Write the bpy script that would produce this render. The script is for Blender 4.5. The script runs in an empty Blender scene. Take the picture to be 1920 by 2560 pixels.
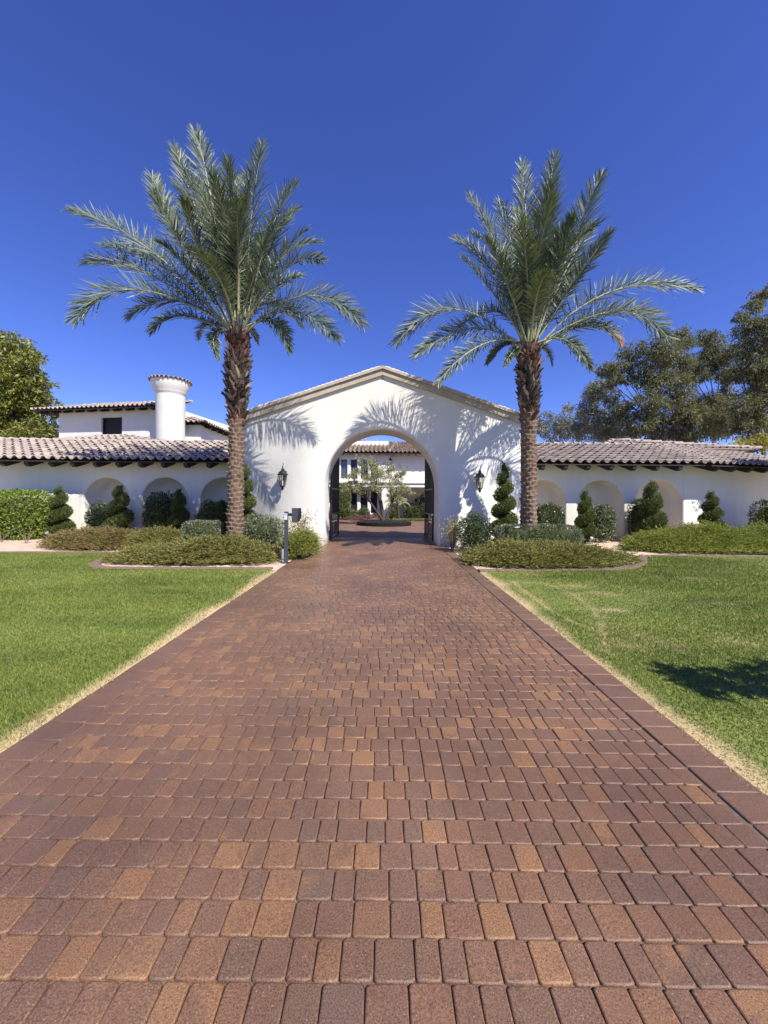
import bpy, math, random
import numpy as np
from mathutils import Matrix, Vector

random.seed(7)
rng = np.random.default_rng(11)
SC = bpy.context.scene
COL = SC.collection

# ------------------------------------------------------------------ camera, sky, sun, exposure
F, CX, HY, ROLL, EYE = 962.0, 964.0, 1248.0, 0.007, 1.6
cam_d = bpy.data.cameras.new("camera")
cam = bpy.data.objects.new("camera", cam_d)
COL.objects.link(cam)
cam_d.sensor_fit = 'VERTICAL'
cam_d.sensor_height = 24.0
cam_d.sensor_width = 18.0
cam_d.lens = F / 2560 * 24
cam_d.shift_y = -(1280 - HY) / 2560
cam_d.shift_x = -(CX - 960) / 2560
cam_d.clip_start = 0.05
cam_d.clip_end = 3000
cam.matrix_world = Matrix.Translation((0, 0, EYE)) @ Matrix.Rotation(math.radians(90), 4, 'X') @ Matrix.Rotation(ROLL, 4, 'Z')
SC.camera = cam

SUN = Vector((.88, -1.0, 1.5)).normalized()
world = bpy.data.worlds.new("World")
SC.world = world
world.use_nodes = True
wn = world.node_tree.nodes
wl = world.node_tree.links
sky = wn.new('ShaderNodeTexSky')
sky.sky_type = 'NISHITA'
sky.sun_disc = False
sky.sun_elevation = math.asin(SUN.z)
sky.sun_rotation = math.atan2(SUN.x, SUN.y)
sky.air_density = 0.9
sky.dust_density = 0.0
sky.ozone_density = 4.0
sky.altitude = 600
hs = wn.new('ShaderNodeHueSaturation')
hs.inputs['Saturation'].default_value = 1.12
hs.inputs['Hue'].default_value = 0.515
hs.inputs['Value'].default_value = 1.0
wl.new(sky.outputs[0], hs.inputs['Color'])
vm = wn.new('ShaderNodeVectorMath'); vm.operation = 'MULTIPLY'
vm.inputs[1].default_value = (1.20, 1.28, 1.80)
wl.new(hs.outputs[0], vm.inputs[0])
wl.new(vm.outputs[0], wn['Background'].inputs['Color'])
wn['Background'].inputs['Strength'].default_value = 0.070

sd = bpy.data.lights.new("sun", 'SUN')
sd.energy = 5.0
sd.angle = math.radians(0.5)
sd.color = (1.0, 0.955, 0.89)
so = bpy.data.objects.new("sun", sd)
so.rotation_euler = SUN.to_track_quat('Z', 'Y').to_euler()
so.location = (12, -10, 20)
COL.objects.link(so)

SC.view_settings.view_transform = 'Standard'
SC.view_settings.look = 'None'
SC.view_settings.exposure = 0.65
SC.view_settings.gamma = 1.0
SC.view_settings.use_curve_mapping = False

# ------------------------------------------------------------------ helpers
def at(px, py, Y):
    """World point seen at photograph pixel (px, py) at distance Y."""
    yc = py - ROLL * (px - CX)
    xc = px + ROLL * (py - HY)
    return Vector(((xc - CX) / F * Y, Y, EYE - (yc - HY) / F * Y))

def empty(name, loc, label=None, cat=None, group=None, kind=None):
    o = bpy.data.objects.new(name, None)
    o.location = loc
    o.empty_display_size = 0.2
    COL.objects.link(o)
    tag(o, label, cat, group, kind)
    return o

def tag(o, label=None, cat=None, group=None, kind=None):
    if label: o['label'] = label
    if cat: o['category'] = cat
    if group: o['group'] = group
    if kind: o['kind'] = kind
    return o

def wloc(p):
    v = Vector((0, 0, 0))
    while p is not None:
        v = v + p.location
        p = p.parent
    return v

def link(name, me, parent=None, loc=None, rot=None):
    o = bpy.data.objects.new(name, me)
    if loc is not None: o.location = loc
    if rot is not None: o.rotation_euler = rot
    o.parent = parent
    COL.objects.link(o)
    return o

class MB:
    """Collects polygons in world coordinates and links them as one mesh object."""
    def __init__(s):
        s.v, s.f, s.m = [], [], []
    def poly(s, pts, mi=0):
        n = len(s.v)
        s.v += [tuple(p) for p in pts]
        s.f.append(tuple(range(n, n + len(pts))))
        s.m.append(mi)
    def grid(s, rows, close_u=False, close_v=False, mi=0, flip=False):
        n = len(s.v)
        R, C = len(rows), len(rows[0])
        for r in rows: s.v += [tuple(p) for p in r]
        for i in range(R if close_v else R - 1):
            for j in range(C if close_u else C - 1):
                a, b = n + i * C + j, n + i * C + (j + 1) % C
                c, d = n + ((i + 1) % R) * C + (j + 1) % C, n + ((i + 1) % R) * C + j
                s.f.append((a, d, c, b) if flip else (a, b, c, d))
                s.m.append(mi)
    def box(s, lo, hi, mi=0, bev=0.0):
        x0, y0, z0 = lo; x1, y1, z1 = hi
        s.boxm(Matrix.Translation(((x0 + x1) / 2, (y0 + y1) / 2, (z0 + z1) / 2)), (x1 - x0, y1 - y0, z1 - z0), mi, bev)
    def boxm(s, M, size, mi=0, bev=0.0):
        a, b, c = size[0] / 2, size[1] / 2, size[2] / 2
        if bev <= 0:
            P = [M @ Vector((x, y, z)) for z in (-c, c) for x, y in ((-a, -b), (a, -b), (a, b), (-a, b))]
            n = len(s.v); s.v += [tuple(p) for p in P]
            for q in ((3, 2, 1, 0), (4, 5, 6, 7), (0, 1, 5, 4), (1, 2, 6, 5), (2, 3, 7, 6), (3, 0, 4, 7)):
                s.f.append(tuple(n + i for i in q)); s.m.append(mi)
            return
        e = min(bev, a * .49, b * .49, c * .49)
        def ring(x, y, k, z):
            return [M @ Vector(p) for p in ((-x + k, -y, z), (x - k, -y, z), (x, -y + k, z), (x, y - k, z), (x - k, y, z), (-x + k, y, z), (-x, y - k, z), (-x, -y + k, z))]
        rows = [ring(a - e, b - e, e * .6, -c), ring(a, b, e, -c + e), ring(a, b, e, c - e), ring(a - e, b - e, e * .6, c)]
        s.grid(rows, close_u=True, mi=mi)
        s.poly(rows[0][::-1], mi); s.poly(rows[3], mi)
    def tube(s, pts, rad, n=8, mi=0, cap=True):
        pts = [Vector(p) for p in pts]
        rr = rad if hasattr(rad, '__len__') else [rad] * len(pts)
        rows = []
        t0 = (pts[1] - pts[0]).normalized()
        ref = Vector((0, 0, 1)) if abs(t0.z) < .9 else Vector((1, 0, 0))
        u = t0.cross(ref).normalized()
        for i, p in enumerate(pts):
            t = (pts[min(i + 1, len(pts) - 1)] - pts[max(i - 1, 0)]).normalized()
            u = (u - t * u.dot(t)).normalized()
            w = t.cross(u)
            rows.append([p + (u * math.cos(2 * math.pi * k / n) + w * math.sin(2 * math.pi * k / n)) * rr[i] for k in range(n)])
        s.grid(rows, close_u=True, mi=mi)
        if cap:
            s.poly(rows[0][::-1], mi); s.poly(rows[-1], mi)
    def lathe(s, c, prof, n=24, mi=0, ph=0.0, cap=True):
        rows = [[(c[0] + r * math.cos(2 * math.pi * k / n + ph), c[1] + r * math.sin(2 * math.pi * k / n + ph), c[2] + z) for k in range(n)] for r, z in prof]
        s.grid(rows, close_u=True, mi=mi)
        if cap:
            s.poly(rows[0][::-1], mi); s.poly(rows[-1], mi)
    def extrude(s, poly, y0, y1, mi=0, plane='xz'):
        def P(p, h):
            return (p[0], h, p[1]) if plane == 'xz' else ((p[0], p[1], h) if plane == 'xy' else (h, p[0], p[1]))
        a = [P(p, y0) for p in poly]; b = [P(p, y1) for p in poly]
        s.poly(a, mi); s.poly(b[::-1], mi)
        k = len(poly)
        for i in range(k):
            s.poly([a[(i + 1) % k], a[i], b[i], b[(i + 1) % k]], mi)
    def mesh(s, name, mats, off=(0, 0, 0), smooth=False):
        me = bpy.data.meshes.new(name)
        ox, oy, oz = off
        me.from_pydata([(x - ox, y - oy, z - oz) for x, y, z in s.v], [], s.f)
        for m in (mats if isinstance(mats, (list, tuple)) else [mats]): me.materials.append(m)
        me.polygons.foreach_set('material_index', s.m)
        if smooth is not False:
            me.polygons.foreach_set('use_smooth', [True] * len(s.f))
            if smooth is not True:
                me.set_sharp_from_angle(angle=math.radians(smooth))
        me.update()
        return me
    def build(s, name, mats, parent=None, smooth=False):
        me = s.mesh(name, mats, wloc(parent), smooth)
        return link(name, me, parent)

def weld(o, d=1e-4):
    import bmesh
    bm = bmesh.new(); bm.from_mesh(o.data)
    bmesh.ops.remove_doubles(bm, verts=bm.verts, dist=d)
    bmesh.ops.recalc_face_normals(bm, faces=bm.faces)
    bm.to_mesh(o.data); bm.free()
    return o

def np_mesh(name, V, Fc, mats, off=(0, 0, 0), mi=None, attr=None, smooth=False):
    V = np.asarray(V, np.float32) - np.asarray(off, np.float32)
    Fc = np.asarray(Fc, np.int32)
    n, k = Fc.shape
    me = bpy.data.meshes.new(name)
    me.vertices.add(len(V)); me.vertices.foreach_set('co', V.ravel())
    me.loops.add(n * k); me.loops.foreach_set('vertex_index', Fc.ravel())
    me.polygons.add(n)
    me.polygons.foreach_set('loop_start', np.arange(0, n * k, k, dtype=np.int32))
    me.polygons.foreach_set('loop_total', np.full(n, k, np.int32))
    for m in (mats if isinstance(mats, (list, tuple)) else [mats]): me.materials.append(m)
    if mi is not None: me.polygons.foreach_set('material_index', np.asarray(mi, np.int32))
    if smooth: me.polygons.foreach_set('use_smooth', np.ones(n, bool))
    if attr:
        for an, av in attr.items():
            a = me.attributes.new(an, 'FLOAT', 'POINT'); a.data.foreach_set('value', np.asarray(av, np.float32))
    me.update(calc_edges=True)
    return me

def unit(a):
    return a / np.maximum(np.linalg.norm(a, axis=-1, keepdims=True), 1e-9)

def rand_dir(n):
    return unit(rng.normal(size=(n, 3)))

def blades(P, D, L, W, mid=.45, roll=None):
    """Leaf blades: base, two side points, tip. Returns verts (4n,3), faces (n,4)."""
    n = len(P)
    D = unit(D)
    U = unit(np.cross(D, roll if roll is not None else rand_dir(n)))
    L = np.broadcast_to(np.asarray(L, float).reshape(-1, 1) if np.ndim(L) else L, (n, 1))
    W = np.broadcast_to(np.asarray(W, float).reshape(-1, 1) if np.ndim(W) else W, (n, 1))
    m = P + D * L * mid
    V = np.stack([P, m + U * W * .5, P + D * L, m - U * W * .5], 1).reshape(-1, 3)
    return V, np.arange(4 * n).reshape(n, 4)

def cat_vf(parts):
    V, Fc, o = [], [], 0
    for v, f in parts:
        V.append(v); Fc.append(f + o); o += len(v)
    return np.concatenate(V), np.concatenate(Fc)

class Noise2:
    def __init__(s, scale, seed, k=14):
        r = np.random.default_rng(seed)
        a = r.uniform(0, 2 * np.pi, k); f = scale * r.uniform(.4, 1.8, k)
        s.kx, s.ky, s.p = np.cos(a) * f, np.sin(a) * f, r.uniform(0, 6.28, k)
    def __call__(s, x, y):
        return np.sin(np.multiply.outer(x, s.kx) + np.multiply.outer(y, s.ky) + s.p).sum(-1) / math.sqrt(len(s.p))

# ------------------------------------------------------------------ materials
def new_mat(name):
    m = bpy.data.materials.new(name)
    m.use_nodes = True
    nt = m.node_tree
    return m, nt, nt.nodes, nt.links, nt.nodes['Principled BSDF']

def ramp(ns, stops, interp='LINEAR'):
    r = ns.new('ShaderNodeValToRGB')
    r.color_ramp.interpolation = interp
    while len(r.color_ramp.elements) < len(stops): r.color_ramp.elements.new(0.5)
    for e, (p, c) in zip(r.color_ramp.elements, stops):
        e.position = p
        e.color = (*c, 1) if len(c) == 3 else c
    return r

def noise(ns, ls, vec, scale, detail=3, rough=.55):
    n = ns.new('ShaderNodeTexNoise')
    n.inputs['Scale'].default_value = scale
    n.inputs['Detail'].default_value = detail
    n.inputs['Roughness'].default_value = rough
    if vec is not None: ls.new(vec, n.inputs['Vector'])
    return n

def mix(ns, ls, fac, a, b, mode='MIX'):
    m = ns.new('ShaderNodeMix')
    m.data_type = 'RGBA'; m.blend_type = mode
    for sock, val in (('Factor', fac), ('A', a), ('B', b)):
        i = next(s for s in m.inputs if s.name == sock and (s.type == 'RGBA' or sock == 'Factor' and s.type == 'VALUE'))
        if hasattr(val, 'is_output') or hasattr(val, 'links') and not isinstance(val, (int, float, tuple)): ls.new(val, i)
        else: i.default_value = val if isinstance(val, (int, float)) else (*val, 1)
    return next(s for s in m.outputs if s.type == 'RGBA')

def math_n(ns, ls, op, a, b=None, c=None, clamp=False):
    m = ns.new('ShaderNodeMath'); m.operation = op; m.use_clamp = clamp
    for i, v in enumerate((a, b, c)):
        if v is None: continue
        if isinstance(v, (int, float)): m.inputs[i].default_value = v
        else: ls.new(v, m.inputs[i])
    return m.outputs[0]

def bump(ns, ls, bs, h, strength, dist, chain=None):
    b = ns.new('ShaderNodeBump')
    b.inputs['Strength'].default_value = strength
    b.inputs['Distance'].default_value = dist
    ls.new(h, b.inputs['Height'])
    if chain is not None: ls.new(chain, b.inputs['Normal'])
    ls.new(b.outputs[0], bs.inputs['Normal'])
    return b.outputs[0]

def pos(ns):
    return ns.new('ShaderNodeNewGeometry').outputs['Position']

def simple(name, col, rough=.5, metal=0.0, spec=.5, var=.0, scale=8, bumpy=0.0):
    m, nt, ns, ls, bs = new_mat(name)
    bs.inputs['Roughness'].default_value = rough
    bs.inputs['Metallic'].default_value = metal
    bs.inputs['Specular IOR Level'].default_value = spec
    bs.inputs['Base Color'].default_value = (*col, 1)
    if var or bumpy:
        p = pos(ns); n = noise(ns, ls, p, scale, 5)
        if var:
            r = ramp(ns, [(.25, tuple(c * (1 - var) for c in col)), (.75, tuple(min(1, c * (1 + var)) for c in col))])
            ls.new(n.outputs[0], r.inputs[0]); ls.new(r.outputs[0], bs.inputs['Base Color'])
        if bumpy:
            bump(ns, ls, bs, n.outputs[0], .6, bumpy)
    return m

def stucco(name, col):
    m, nt, ns, ls, bs = new_mat(name)
    p = pos(ns)
    big = noise(ns, ls, p, .9, 4, .6)
    mid = noise(ns, ls, p, 4.5, 4, .6)
    fine = noise(ns, ls, p, 70, 3, .6)
    mp = ns.new('ShaderNodeMapping'); mp.inputs['Scale'].default_value = (3, 3, .35)
    ls.new(p, mp.inputs[0])
    streak = noise(ns, ls, mp.outputs[0], 1.6, 4, .65)
    r = ramp(ns, [(.3, tuple(c * .93 for c in col)), (.62, col)])
    ls.new(big.outputs[0], r.inputs[0])
    r2 = ramp(ns, [(.33, (.965, .96, .95)), (.6, (1, 1, 1))])
    ls.new(streak.outputs[0], r2.inputs[0])
    c = mix(ns, ls, 1.0, r.outputs[0], r2.outputs[0], 'MULTIPLY')
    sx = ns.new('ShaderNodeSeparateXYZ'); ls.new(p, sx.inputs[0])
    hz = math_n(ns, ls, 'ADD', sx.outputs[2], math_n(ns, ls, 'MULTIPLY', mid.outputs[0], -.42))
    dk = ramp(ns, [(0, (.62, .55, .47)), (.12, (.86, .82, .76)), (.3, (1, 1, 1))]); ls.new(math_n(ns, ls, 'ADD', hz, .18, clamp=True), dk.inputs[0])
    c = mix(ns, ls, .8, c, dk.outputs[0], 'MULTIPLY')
    ls.new(c, bs.inputs['Base Color'])
    bs.inputs['Roughness'].default_value = .85
    bs.inputs['Specular IOR Level'].default_value = .25
    b1 = bump(ns, ls, bs, mid.outputs[0], .25, .03)
    b2 = bump(ns, ls, bs, fine.outputs[0], .3, .006, b1)
    return m

def per_piece(ns, ls, mode):
    if mode == 'object':
        return ns.new('ShaderNodeObjectInfo').outputs['Random']
    return ns.new('ShaderNodeNewGeometry').outputs['Random Per Island']

def paver_mat(name, mode, dark=False):
    m, nt, ns, ls, bs = new_mat(name)
    rnd = per_piece(ns, ls, mode)
    p = pos(ns)
    if dark:
        st = [(0, (0.171, 0.096, 0.059)), (.4, (0.154, 0.090, 0.058)), (.75, (0.181, 0.103, 0.060)), (1, (0.162, 0.096, 0.062))]
    else:
        st = [(0, (0.152, 0.089, 0.057)), (.16, (0.175, 0.096, 0.057)), (.34, (0.160, 0.092, 0.059)), (.5, (0.195, 0.105, 0.058)), (.64, (0.146, 0.091, 0.060)),
              (.78, (0.181, 0.097, 0.056)), (.90, (0.234, 0.124, 0.060)), (.97, (0.257, 0.137, 0.066)), (1, (0.189, 0.103, 0.059))]
    r = ramp(ns, st); ls.new(rnd, r.inputs[0])
    w = ns.new('ShaderNodeTexWhiteNoise'); w.noise_dimensions = '1D'; ls.new(rnd, w.inputs['W'])
    r_b = ramp(ns, st); ls.new(w.outputs['Value'], r_b.inputs[0])
    cloud = noise(ns, ls, p, 7, 3)
    k = ramp(ns, [(.5, (0, 0, 0)), (.68, (.8, .8, .8))]); ls.new(cloud.outputs[0], k.inputs[0])
    c = mix(ns, ls, k.outputs[0], r.outputs[0], r_b.outputs[0])
    wide = noise(ns, ls, p, .8, 3)
    kw = ramp(ns, [(.34, (.74, .73, .74)), (.66, (1.10, 1.09, 1.08))]); ls.new(wide.outputs[0], kw.inputs[0])
    c = mix(ns, ls, 1.0, c, kw.outputs[0], 'MULTIPLY')
    grain = noise(ns, ls, p, 170, 5, .75)
    kg = ramp(ns, [(.37, (.50, .48, .48)), (.5, (1, 1, 1)), (.63, (1.55, 1.52, 1.48))]); ls.new(grain.outputs[0], kg.inputs[0])
    c = mix(ns, ls, .9, c, kg.outputs[0], 'MULTIPLY')
    v = ns.new('ShaderNodeTexVoronoi'); v.inputs['Scale'].default_value = 130; ls.new(p, v.inputs['Vector'])
    sep = ns.new('ShaderNodeSeparateColor'); ls.new(v.outputs['Color'], sep.inputs[0])
    near = math_n(ns, ls, 'LESS_THAN', v.outputs['Distance'], .26)
    lt = math_n(ns, ls, 'MULTIPLY', near, math_n(ns, ls, 'GREATER_THAN', sep.outputs[0], .95))
    dk = math_n(ns, ls, 'MULTIPLY', near, math_n(ns, ls, 'LESS_THAN', sep.outputs[0], .16))
    c = mix(ns, ls, math_n(ns, ls, 'MULTIPLY', lt, .6), c, (.36, .31, .27))
    c = mix(ns, ls, math_n(ns, ls, 'MULTIPLY', dk, .85), c, (.035, .022, .020))
    ls.new(c, bs.inputs['Base Color'])
    rr = ramp(ns, [(.3, (.33, .33, .33)), (.7, (.50, .50, .50))]); ls.new(wide.outputs[0], rr.inputs[0])
    ls.new(rr.outputs[0], bs.inputs['Roughness'])
    bs.inputs['Specular IOR Level'].default_value = .42
    h = math_n(ns, ls, 'SUBTRACT', grain.outputs[0], math_n(ns, ls, 'MULTIPLY', dk, .8))
    bump(ns, ls, bs, h, .55, .004)
    return m

def tile_mat(name, mode, tint=(1, 1, 1)):
    m, nt, ns, ls, bs = new_mat(name)
    rnd = per_piece(ns, ls, mode)
    p = pos(ns)
    def T(c): return tuple(a * b for a, b in zip(c, tint))
    r = ramp(ns, [(0, T((0.328, 0.262, 0.216))), (.25, T((0.419, 0.349, 0.290))), (.5, T((0.302, 0.238, 0.203))), (.75, T((0.455, 0.388, 0.315))), (1, T((0.365, 0.282, 0.225)))])
    ls.new(rnd, r.inputs[0])
    n = noise(ns, ls, p, 9, 5, .65)
    k = ramp(ns, [(.32, (.48, .46, .46)), (.5, (.95, .95, .95)), (.7, (1.15, 1.14, 1.12))]); ls.new(n.outputs[0], k.inputs[0])
    c = mix(ns, ls, .8, r.outputs[0], k.outputs[0], 'MULTIPLY')
    ls.new(c, bs.inputs['Base Color'])
    bs.inputs['Roughness'].default_value = .8
    n2 = noise(ns, ls, p, 60, 3)
    bump(ns, ls, bs, n2.outputs[0], .4, .006)
    return m

def leaf_mat(name, stops, rough=.5, spec=.4, trans=.2, tcol=None, big=None):
    m, nt, ns, ls, bs = new_mat(name)
    g = ns.new('ShaderNodeNewGeometry')
    r = ramp(ns, stops); ls.new(g.outputs['Random Per Island'], r.inputs[0])
    c = r.outputs[0]
    if big:
        n = noise(ns, ls, g.outputs['Position'], big[0], 3)
        k = ramp(ns, [(.35, (0, 0, 0)), (.65, (1, 1, 1))]); ls.new(n.outputs[0], k.inputs[0])
        c = mix(ns, ls, math_n(ns, ls, 'MULTIPLY', k.outputs[0], big[2] if len(big) > 2 else .7), c, big[1])
    ls.new(c, bs.inputs['Base Color'])
    bs.inputs['Roughness'].default_value = rough
    bs.inputs['Specular IOR Level'].default_value = spec
    if trans > 0:
        t = ns.new('ShaderNodeBsdfTranslucent')
        tc = mix(ns, ls, 1.0, c, tcol or (1.3, 1.5, .7), 'MULTIPLY')
        ls.new(tc, t.inputs['Color'])
        ms = ns.new('ShaderNodeMixShader'); ms.inputs[0].default_value = trans
        ls.new(bs.outputs[0], ms.inputs[1]); ls.new(t.outputs[0], ms.inputs[2])
        ls.new(ms.outputs[0], ns['Material Output'].inputs['Surface'])
    return m

M = {}
M['stucco'] = stucco('white_stucco', (.735, .710, .625))
M['stucco_far'] = stucco('cream_stucco', (.76, .73, .65))
M['stone'] = simple('coping_stone', (0.405, 0.351, 0.278), .85, var=.18, scale=6, bumpy=.01)
M['pale_tile'] = simple('pale_mortar_tile', (.62, .57, .50), .85, var=.15, scale=9)
M['wood'] = simple('dark_rafter_wood', (.026, .018, .013), .6, var=.4, scale=12)
M['black'] = simple('black_iron', (.012, .012, .013), .38, spec=.5)
M['panel_tan'] = simple('rusty_gate_plate', (.085, .06, .045), .6, var=.3)
M['grey_metal'] = simple('grey_powder_coat', (0.051, 0.054, 0.060), .42, var=.1, scale=30)
M['dark_metal'] = simple('charcoal_powder_coat', (.022, .024, .028), .45)
M['light_grey'] = simple('pale_grey_plastic', (.28, .29, .31), .5)
M['white_paint'] = simple('white_paint', (.80, .79, .76), .6)
M['sticker'] = simple('white_sticker', (.80, .80, .84), .4)
M['sticker_ink'] = simple('lilac_sticker_print', (.30, .32, .66), .4)
M['window_glass'] = simple('sky_tinted_window_glass', (.045, .060, .072), .06, spec=.8)  # blue-grey base colour stands in for sky reflected in the panes
M['void'] = simple('dark_room', (.006, .006, .007), .7)
M['paver_o'] = paver_mat('paver_brown', 'object')
M['paver_i'] = paver_mat('paver_brown_far', 'island')
M['border_o'] = paver_mat('paver_border', 'object', True)
M['border_i'] = paver_mat('paver_border_far', 'island', True)
M['tile_o'] = tile_mat('roof_tile_clay', 'object')
M['tile_i'] = tile_mat('roof_tile_clay_joined', 'island')
M['tile_ro'] = tile_mat('red_roof_tile_clay', 'object', (.98, .88, .80))
M['tile_ri'] = tile_mat('red_roof_tile_clay_joined', 'island', (.98, .88, .80))
M['bark'] = simple('pale_bark', (0.144, 0.120, 0.096), .85, var=.35, scale=5, bumpy=.02)
M['bark_dark'] = simple('dark_bark', (.06, .045, .036), .9, var=.35, scale=6, bumpy=.02)
M['twig'] = simple('bare_twig', (.20, .13, .09), .8)
M['frond'] = leaf_mat('palm_leaflet', [(0, (0.071, 0.103, 0.055)), (.35, (0.104, 0.138, 0.079)), (.7, (0.138, 0.165, 0.101)), (.93, (0.179, 0.200, 0.121)), (1, (0.216, 0.205, 0.106))], .50, .38, .12)
M['frond_dead'] = leaf_mat('dry_palm_leaflet', [(0, (0.280, 0.126, 0.070)), (1, (0.532, 0.280, 0.154))], .6, .3, .1)
M['rachis'] = simple('palm_rachis', (0.288, 0.288, 0.160), .5, var=.2, scale=6)
M['boot'] = None
M['juniper'] = leaf_mat('juniper_green', [(0, (0.098, 0.119, 0.028)), (.4, (0.175, 0.189, 0.042)), (.75, (0.238, 0.231, 0.059)), (1, (0.336, 0.266, 0.105))], .6, .3, .25, big=(2.2, (0.266, 0.189, 0.070), .45))
M['juniper_lush'] = leaf_mat('juniper_bright_green', [(0, (0.105, 0.133, 0.025)), (.4, (0.175, 0.203, 0.036)), (.8, (0.252, 0.266, 0.050)), (1, (0.336, 0.308, 0.084))], .6, .3, .25)
M['juniper_brown'] = leaf_mat('juniper_browned', [(0, (0.140, 0.105, 0.039)), (.4, (0.238, 0.161, 0.063)), (.8, (0.322, 0.210, 0.087)), (1, (0.252, 0.224, 0.070))], .65, .3, .2, big=(2.0, (0.168, 0.175, 0.049), .55))
M['hedge'] = leaf_mat('grey_green_hedge', [(0, (0.063, 0.084, 0.042)), (.5, (0.126, 0.151, 0.077)), (.85, (0.210, 0.231, 0.126)), (1, (0.336, 0.336, 0.210))], .45, .45, .15)
M['topiary'] = leaf_mat('topiary_needles', [(0, (0.049, 0.070, 0.020)), (.5, (0.095, 0.119, 0.028)), (.85, (0.154, 0.168, 0.042)), (1, (0.224, 0.210, 0.070))], .6, .3, .18)
M['ficus'] = leaf_mat('bright_shrub_leaves', [(0, (0.098, 0.147, 0.022)), (.5, (0.182, 0.252, 0.034)), (1, (0.308, 0.364, 0.070))], .45, .4, .3)
M['dark_leaf'] = leaf_mat('dark_shrub_leaves', [(0, (0.030, 0.045, 0.018)), (.5, (0.065, 0.088, 0.030)), (1, (0.125, 0.150, 0.062))], .4, .5, .15)
M['rose'] = leaf_mat('rose_leaves', [(0, (0.140, 0.140, 0.042)), (.4, (0.280, 0.238, 0.077)), (.8, (0.448, 0.350, 0.126)), (1, (0.588, 0.448, 0.252))], .6, .3, .25)
M['olive'] = leaf_mat('olive_leaves', [(0, (0.154, 0.162, 0.077)), (.5, (0.293, 0.293, 0.146)), (1, (0.508, 0.493, 0.277))], .5, .4, .2)
M['euc'] = leaf_mat('eucalyptus_leaves', [(0, (0.067, 0.074, 0.043)), (.5, (0.131, 0.134, 0.073)), (.85, (0.202, 0.194, 0.108)), (1, (0.298, 0.275, 0.163))], .6, .3, .34, big=(.35, (0.167, 0.144, 0.069), .5))
M['euc_grey'] = leaf_mat('grey_eucalyptus_leaves', [(0, (0.114, 0.120, 0.084)), (.5, (0.200, 0.199, 0.140)), (1, (0.343, 0.319, 0.224))], .5, .4, .22)
M['sumac'] = leaf_mat('yellow_green_tree_leaves', [(0, (0.084, 0.100, 0.019)), (.5, (0.176, 0.183, 0.031)), (1, (0.301, 0.283, 0.065))], .5, .4, .28)
M['yellow'] = leaf_mat('yellow_shrub_leaves', [(0, (.22, .20, .03)), (1, (.46, .38, .07))], .5, .4, .25)
M['purple'] = leaf_mat('purple_ground_cover', [(0, (0.125, 0.056, 0.075)), (.6, (0.250, 0.112, 0.138)), (1, (0.125, 0.175, 0.050))], .6, .3, .2)

def trunk_mats():
    m, nt, ns, ls, bs = new_mat('palm_trunk_scars')
    p = pos(ns)
    n = noise(ns, ls, p, 14, 5, .65)
    r = ramp(ns, [(.3, (0.092, 0.055, 0.034)), (.5, (0.176, 0.116, 0.075)), (.7, (0.281, 0.201, 0.138))]); ls.new(n.outputs[0], r.inputs[0])
    ls.new(r.outputs[0], bs.inputs['Base Color']); bs.inputs['Roughness'].default_value = .9
    n2 = noise(ns, ls, p, 90, 3)
    bump(ns, ls, bs, n2.outputs[0], .6, .012)
    b, nt, ns, ls, bs = new_mat('palm_leaf_base')
    rnd = ns.new('ShaderNodeObjectInfo').outputs['Random']
    r = ramp(ns, [(0, (0.050, 0.024, 0.014)), (.35, (0.100, 0.043, 0.024)), (.6, (0.155, 0.071, 0.040)), (.85, (0.209, 0.126, 0.076)), (1, (0.300, 0.211, 0.136))]); ls.new(rnd, r.inputs[0])
    mp = ns.new('ShaderNodeMapping'); mp.inputs['Scale'].default_value = (1, 1, .12)
    ls.new(pos(ns), mp.inputs[0])
    n = noise(ns, ls, mp.outputs[0], 60, 4, .7)
    k = ramp(ns, [(.3, (.45, .42, .4)), (.65, (1.25, 1.2, 1.15))]); ls.new(n.outputs[0], k.inputs[0])
    c = mix(ns, ls, .85, r.outputs[0], k.outputs[0], 'MULTIPLY')
    ls.new(c, bs.inputs['Base Color']); bs.inputs['Roughness'].default_value = .75
    bump(ns, ls, bs, n.outputs[0], .7, .008)
    return m, b
M['scar'], M['boot'] = trunk_mats()
M['boot_old'] = M['boot'].copy(); M['boot_old'].name = 'weathered_palm_leaf_base'
for nd in M['boot_old'].node_tree.nodes:
    if nd.type == 'VALTORGB' and len(nd.color_ramp.elements) == 5:
        for e, c in zip(nd.color_ramp.elements, ((.03, .021, .016), (.052, .036, .026), (.085, .060, .042), (.14, .10, .07), (.36, .28, .19))): e.color = (*c, 1)
M['fibre'] = simple('palm_fibre', (.075, .032, .020), .95, var=.45, scale=30, bumpy=.02)

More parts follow.
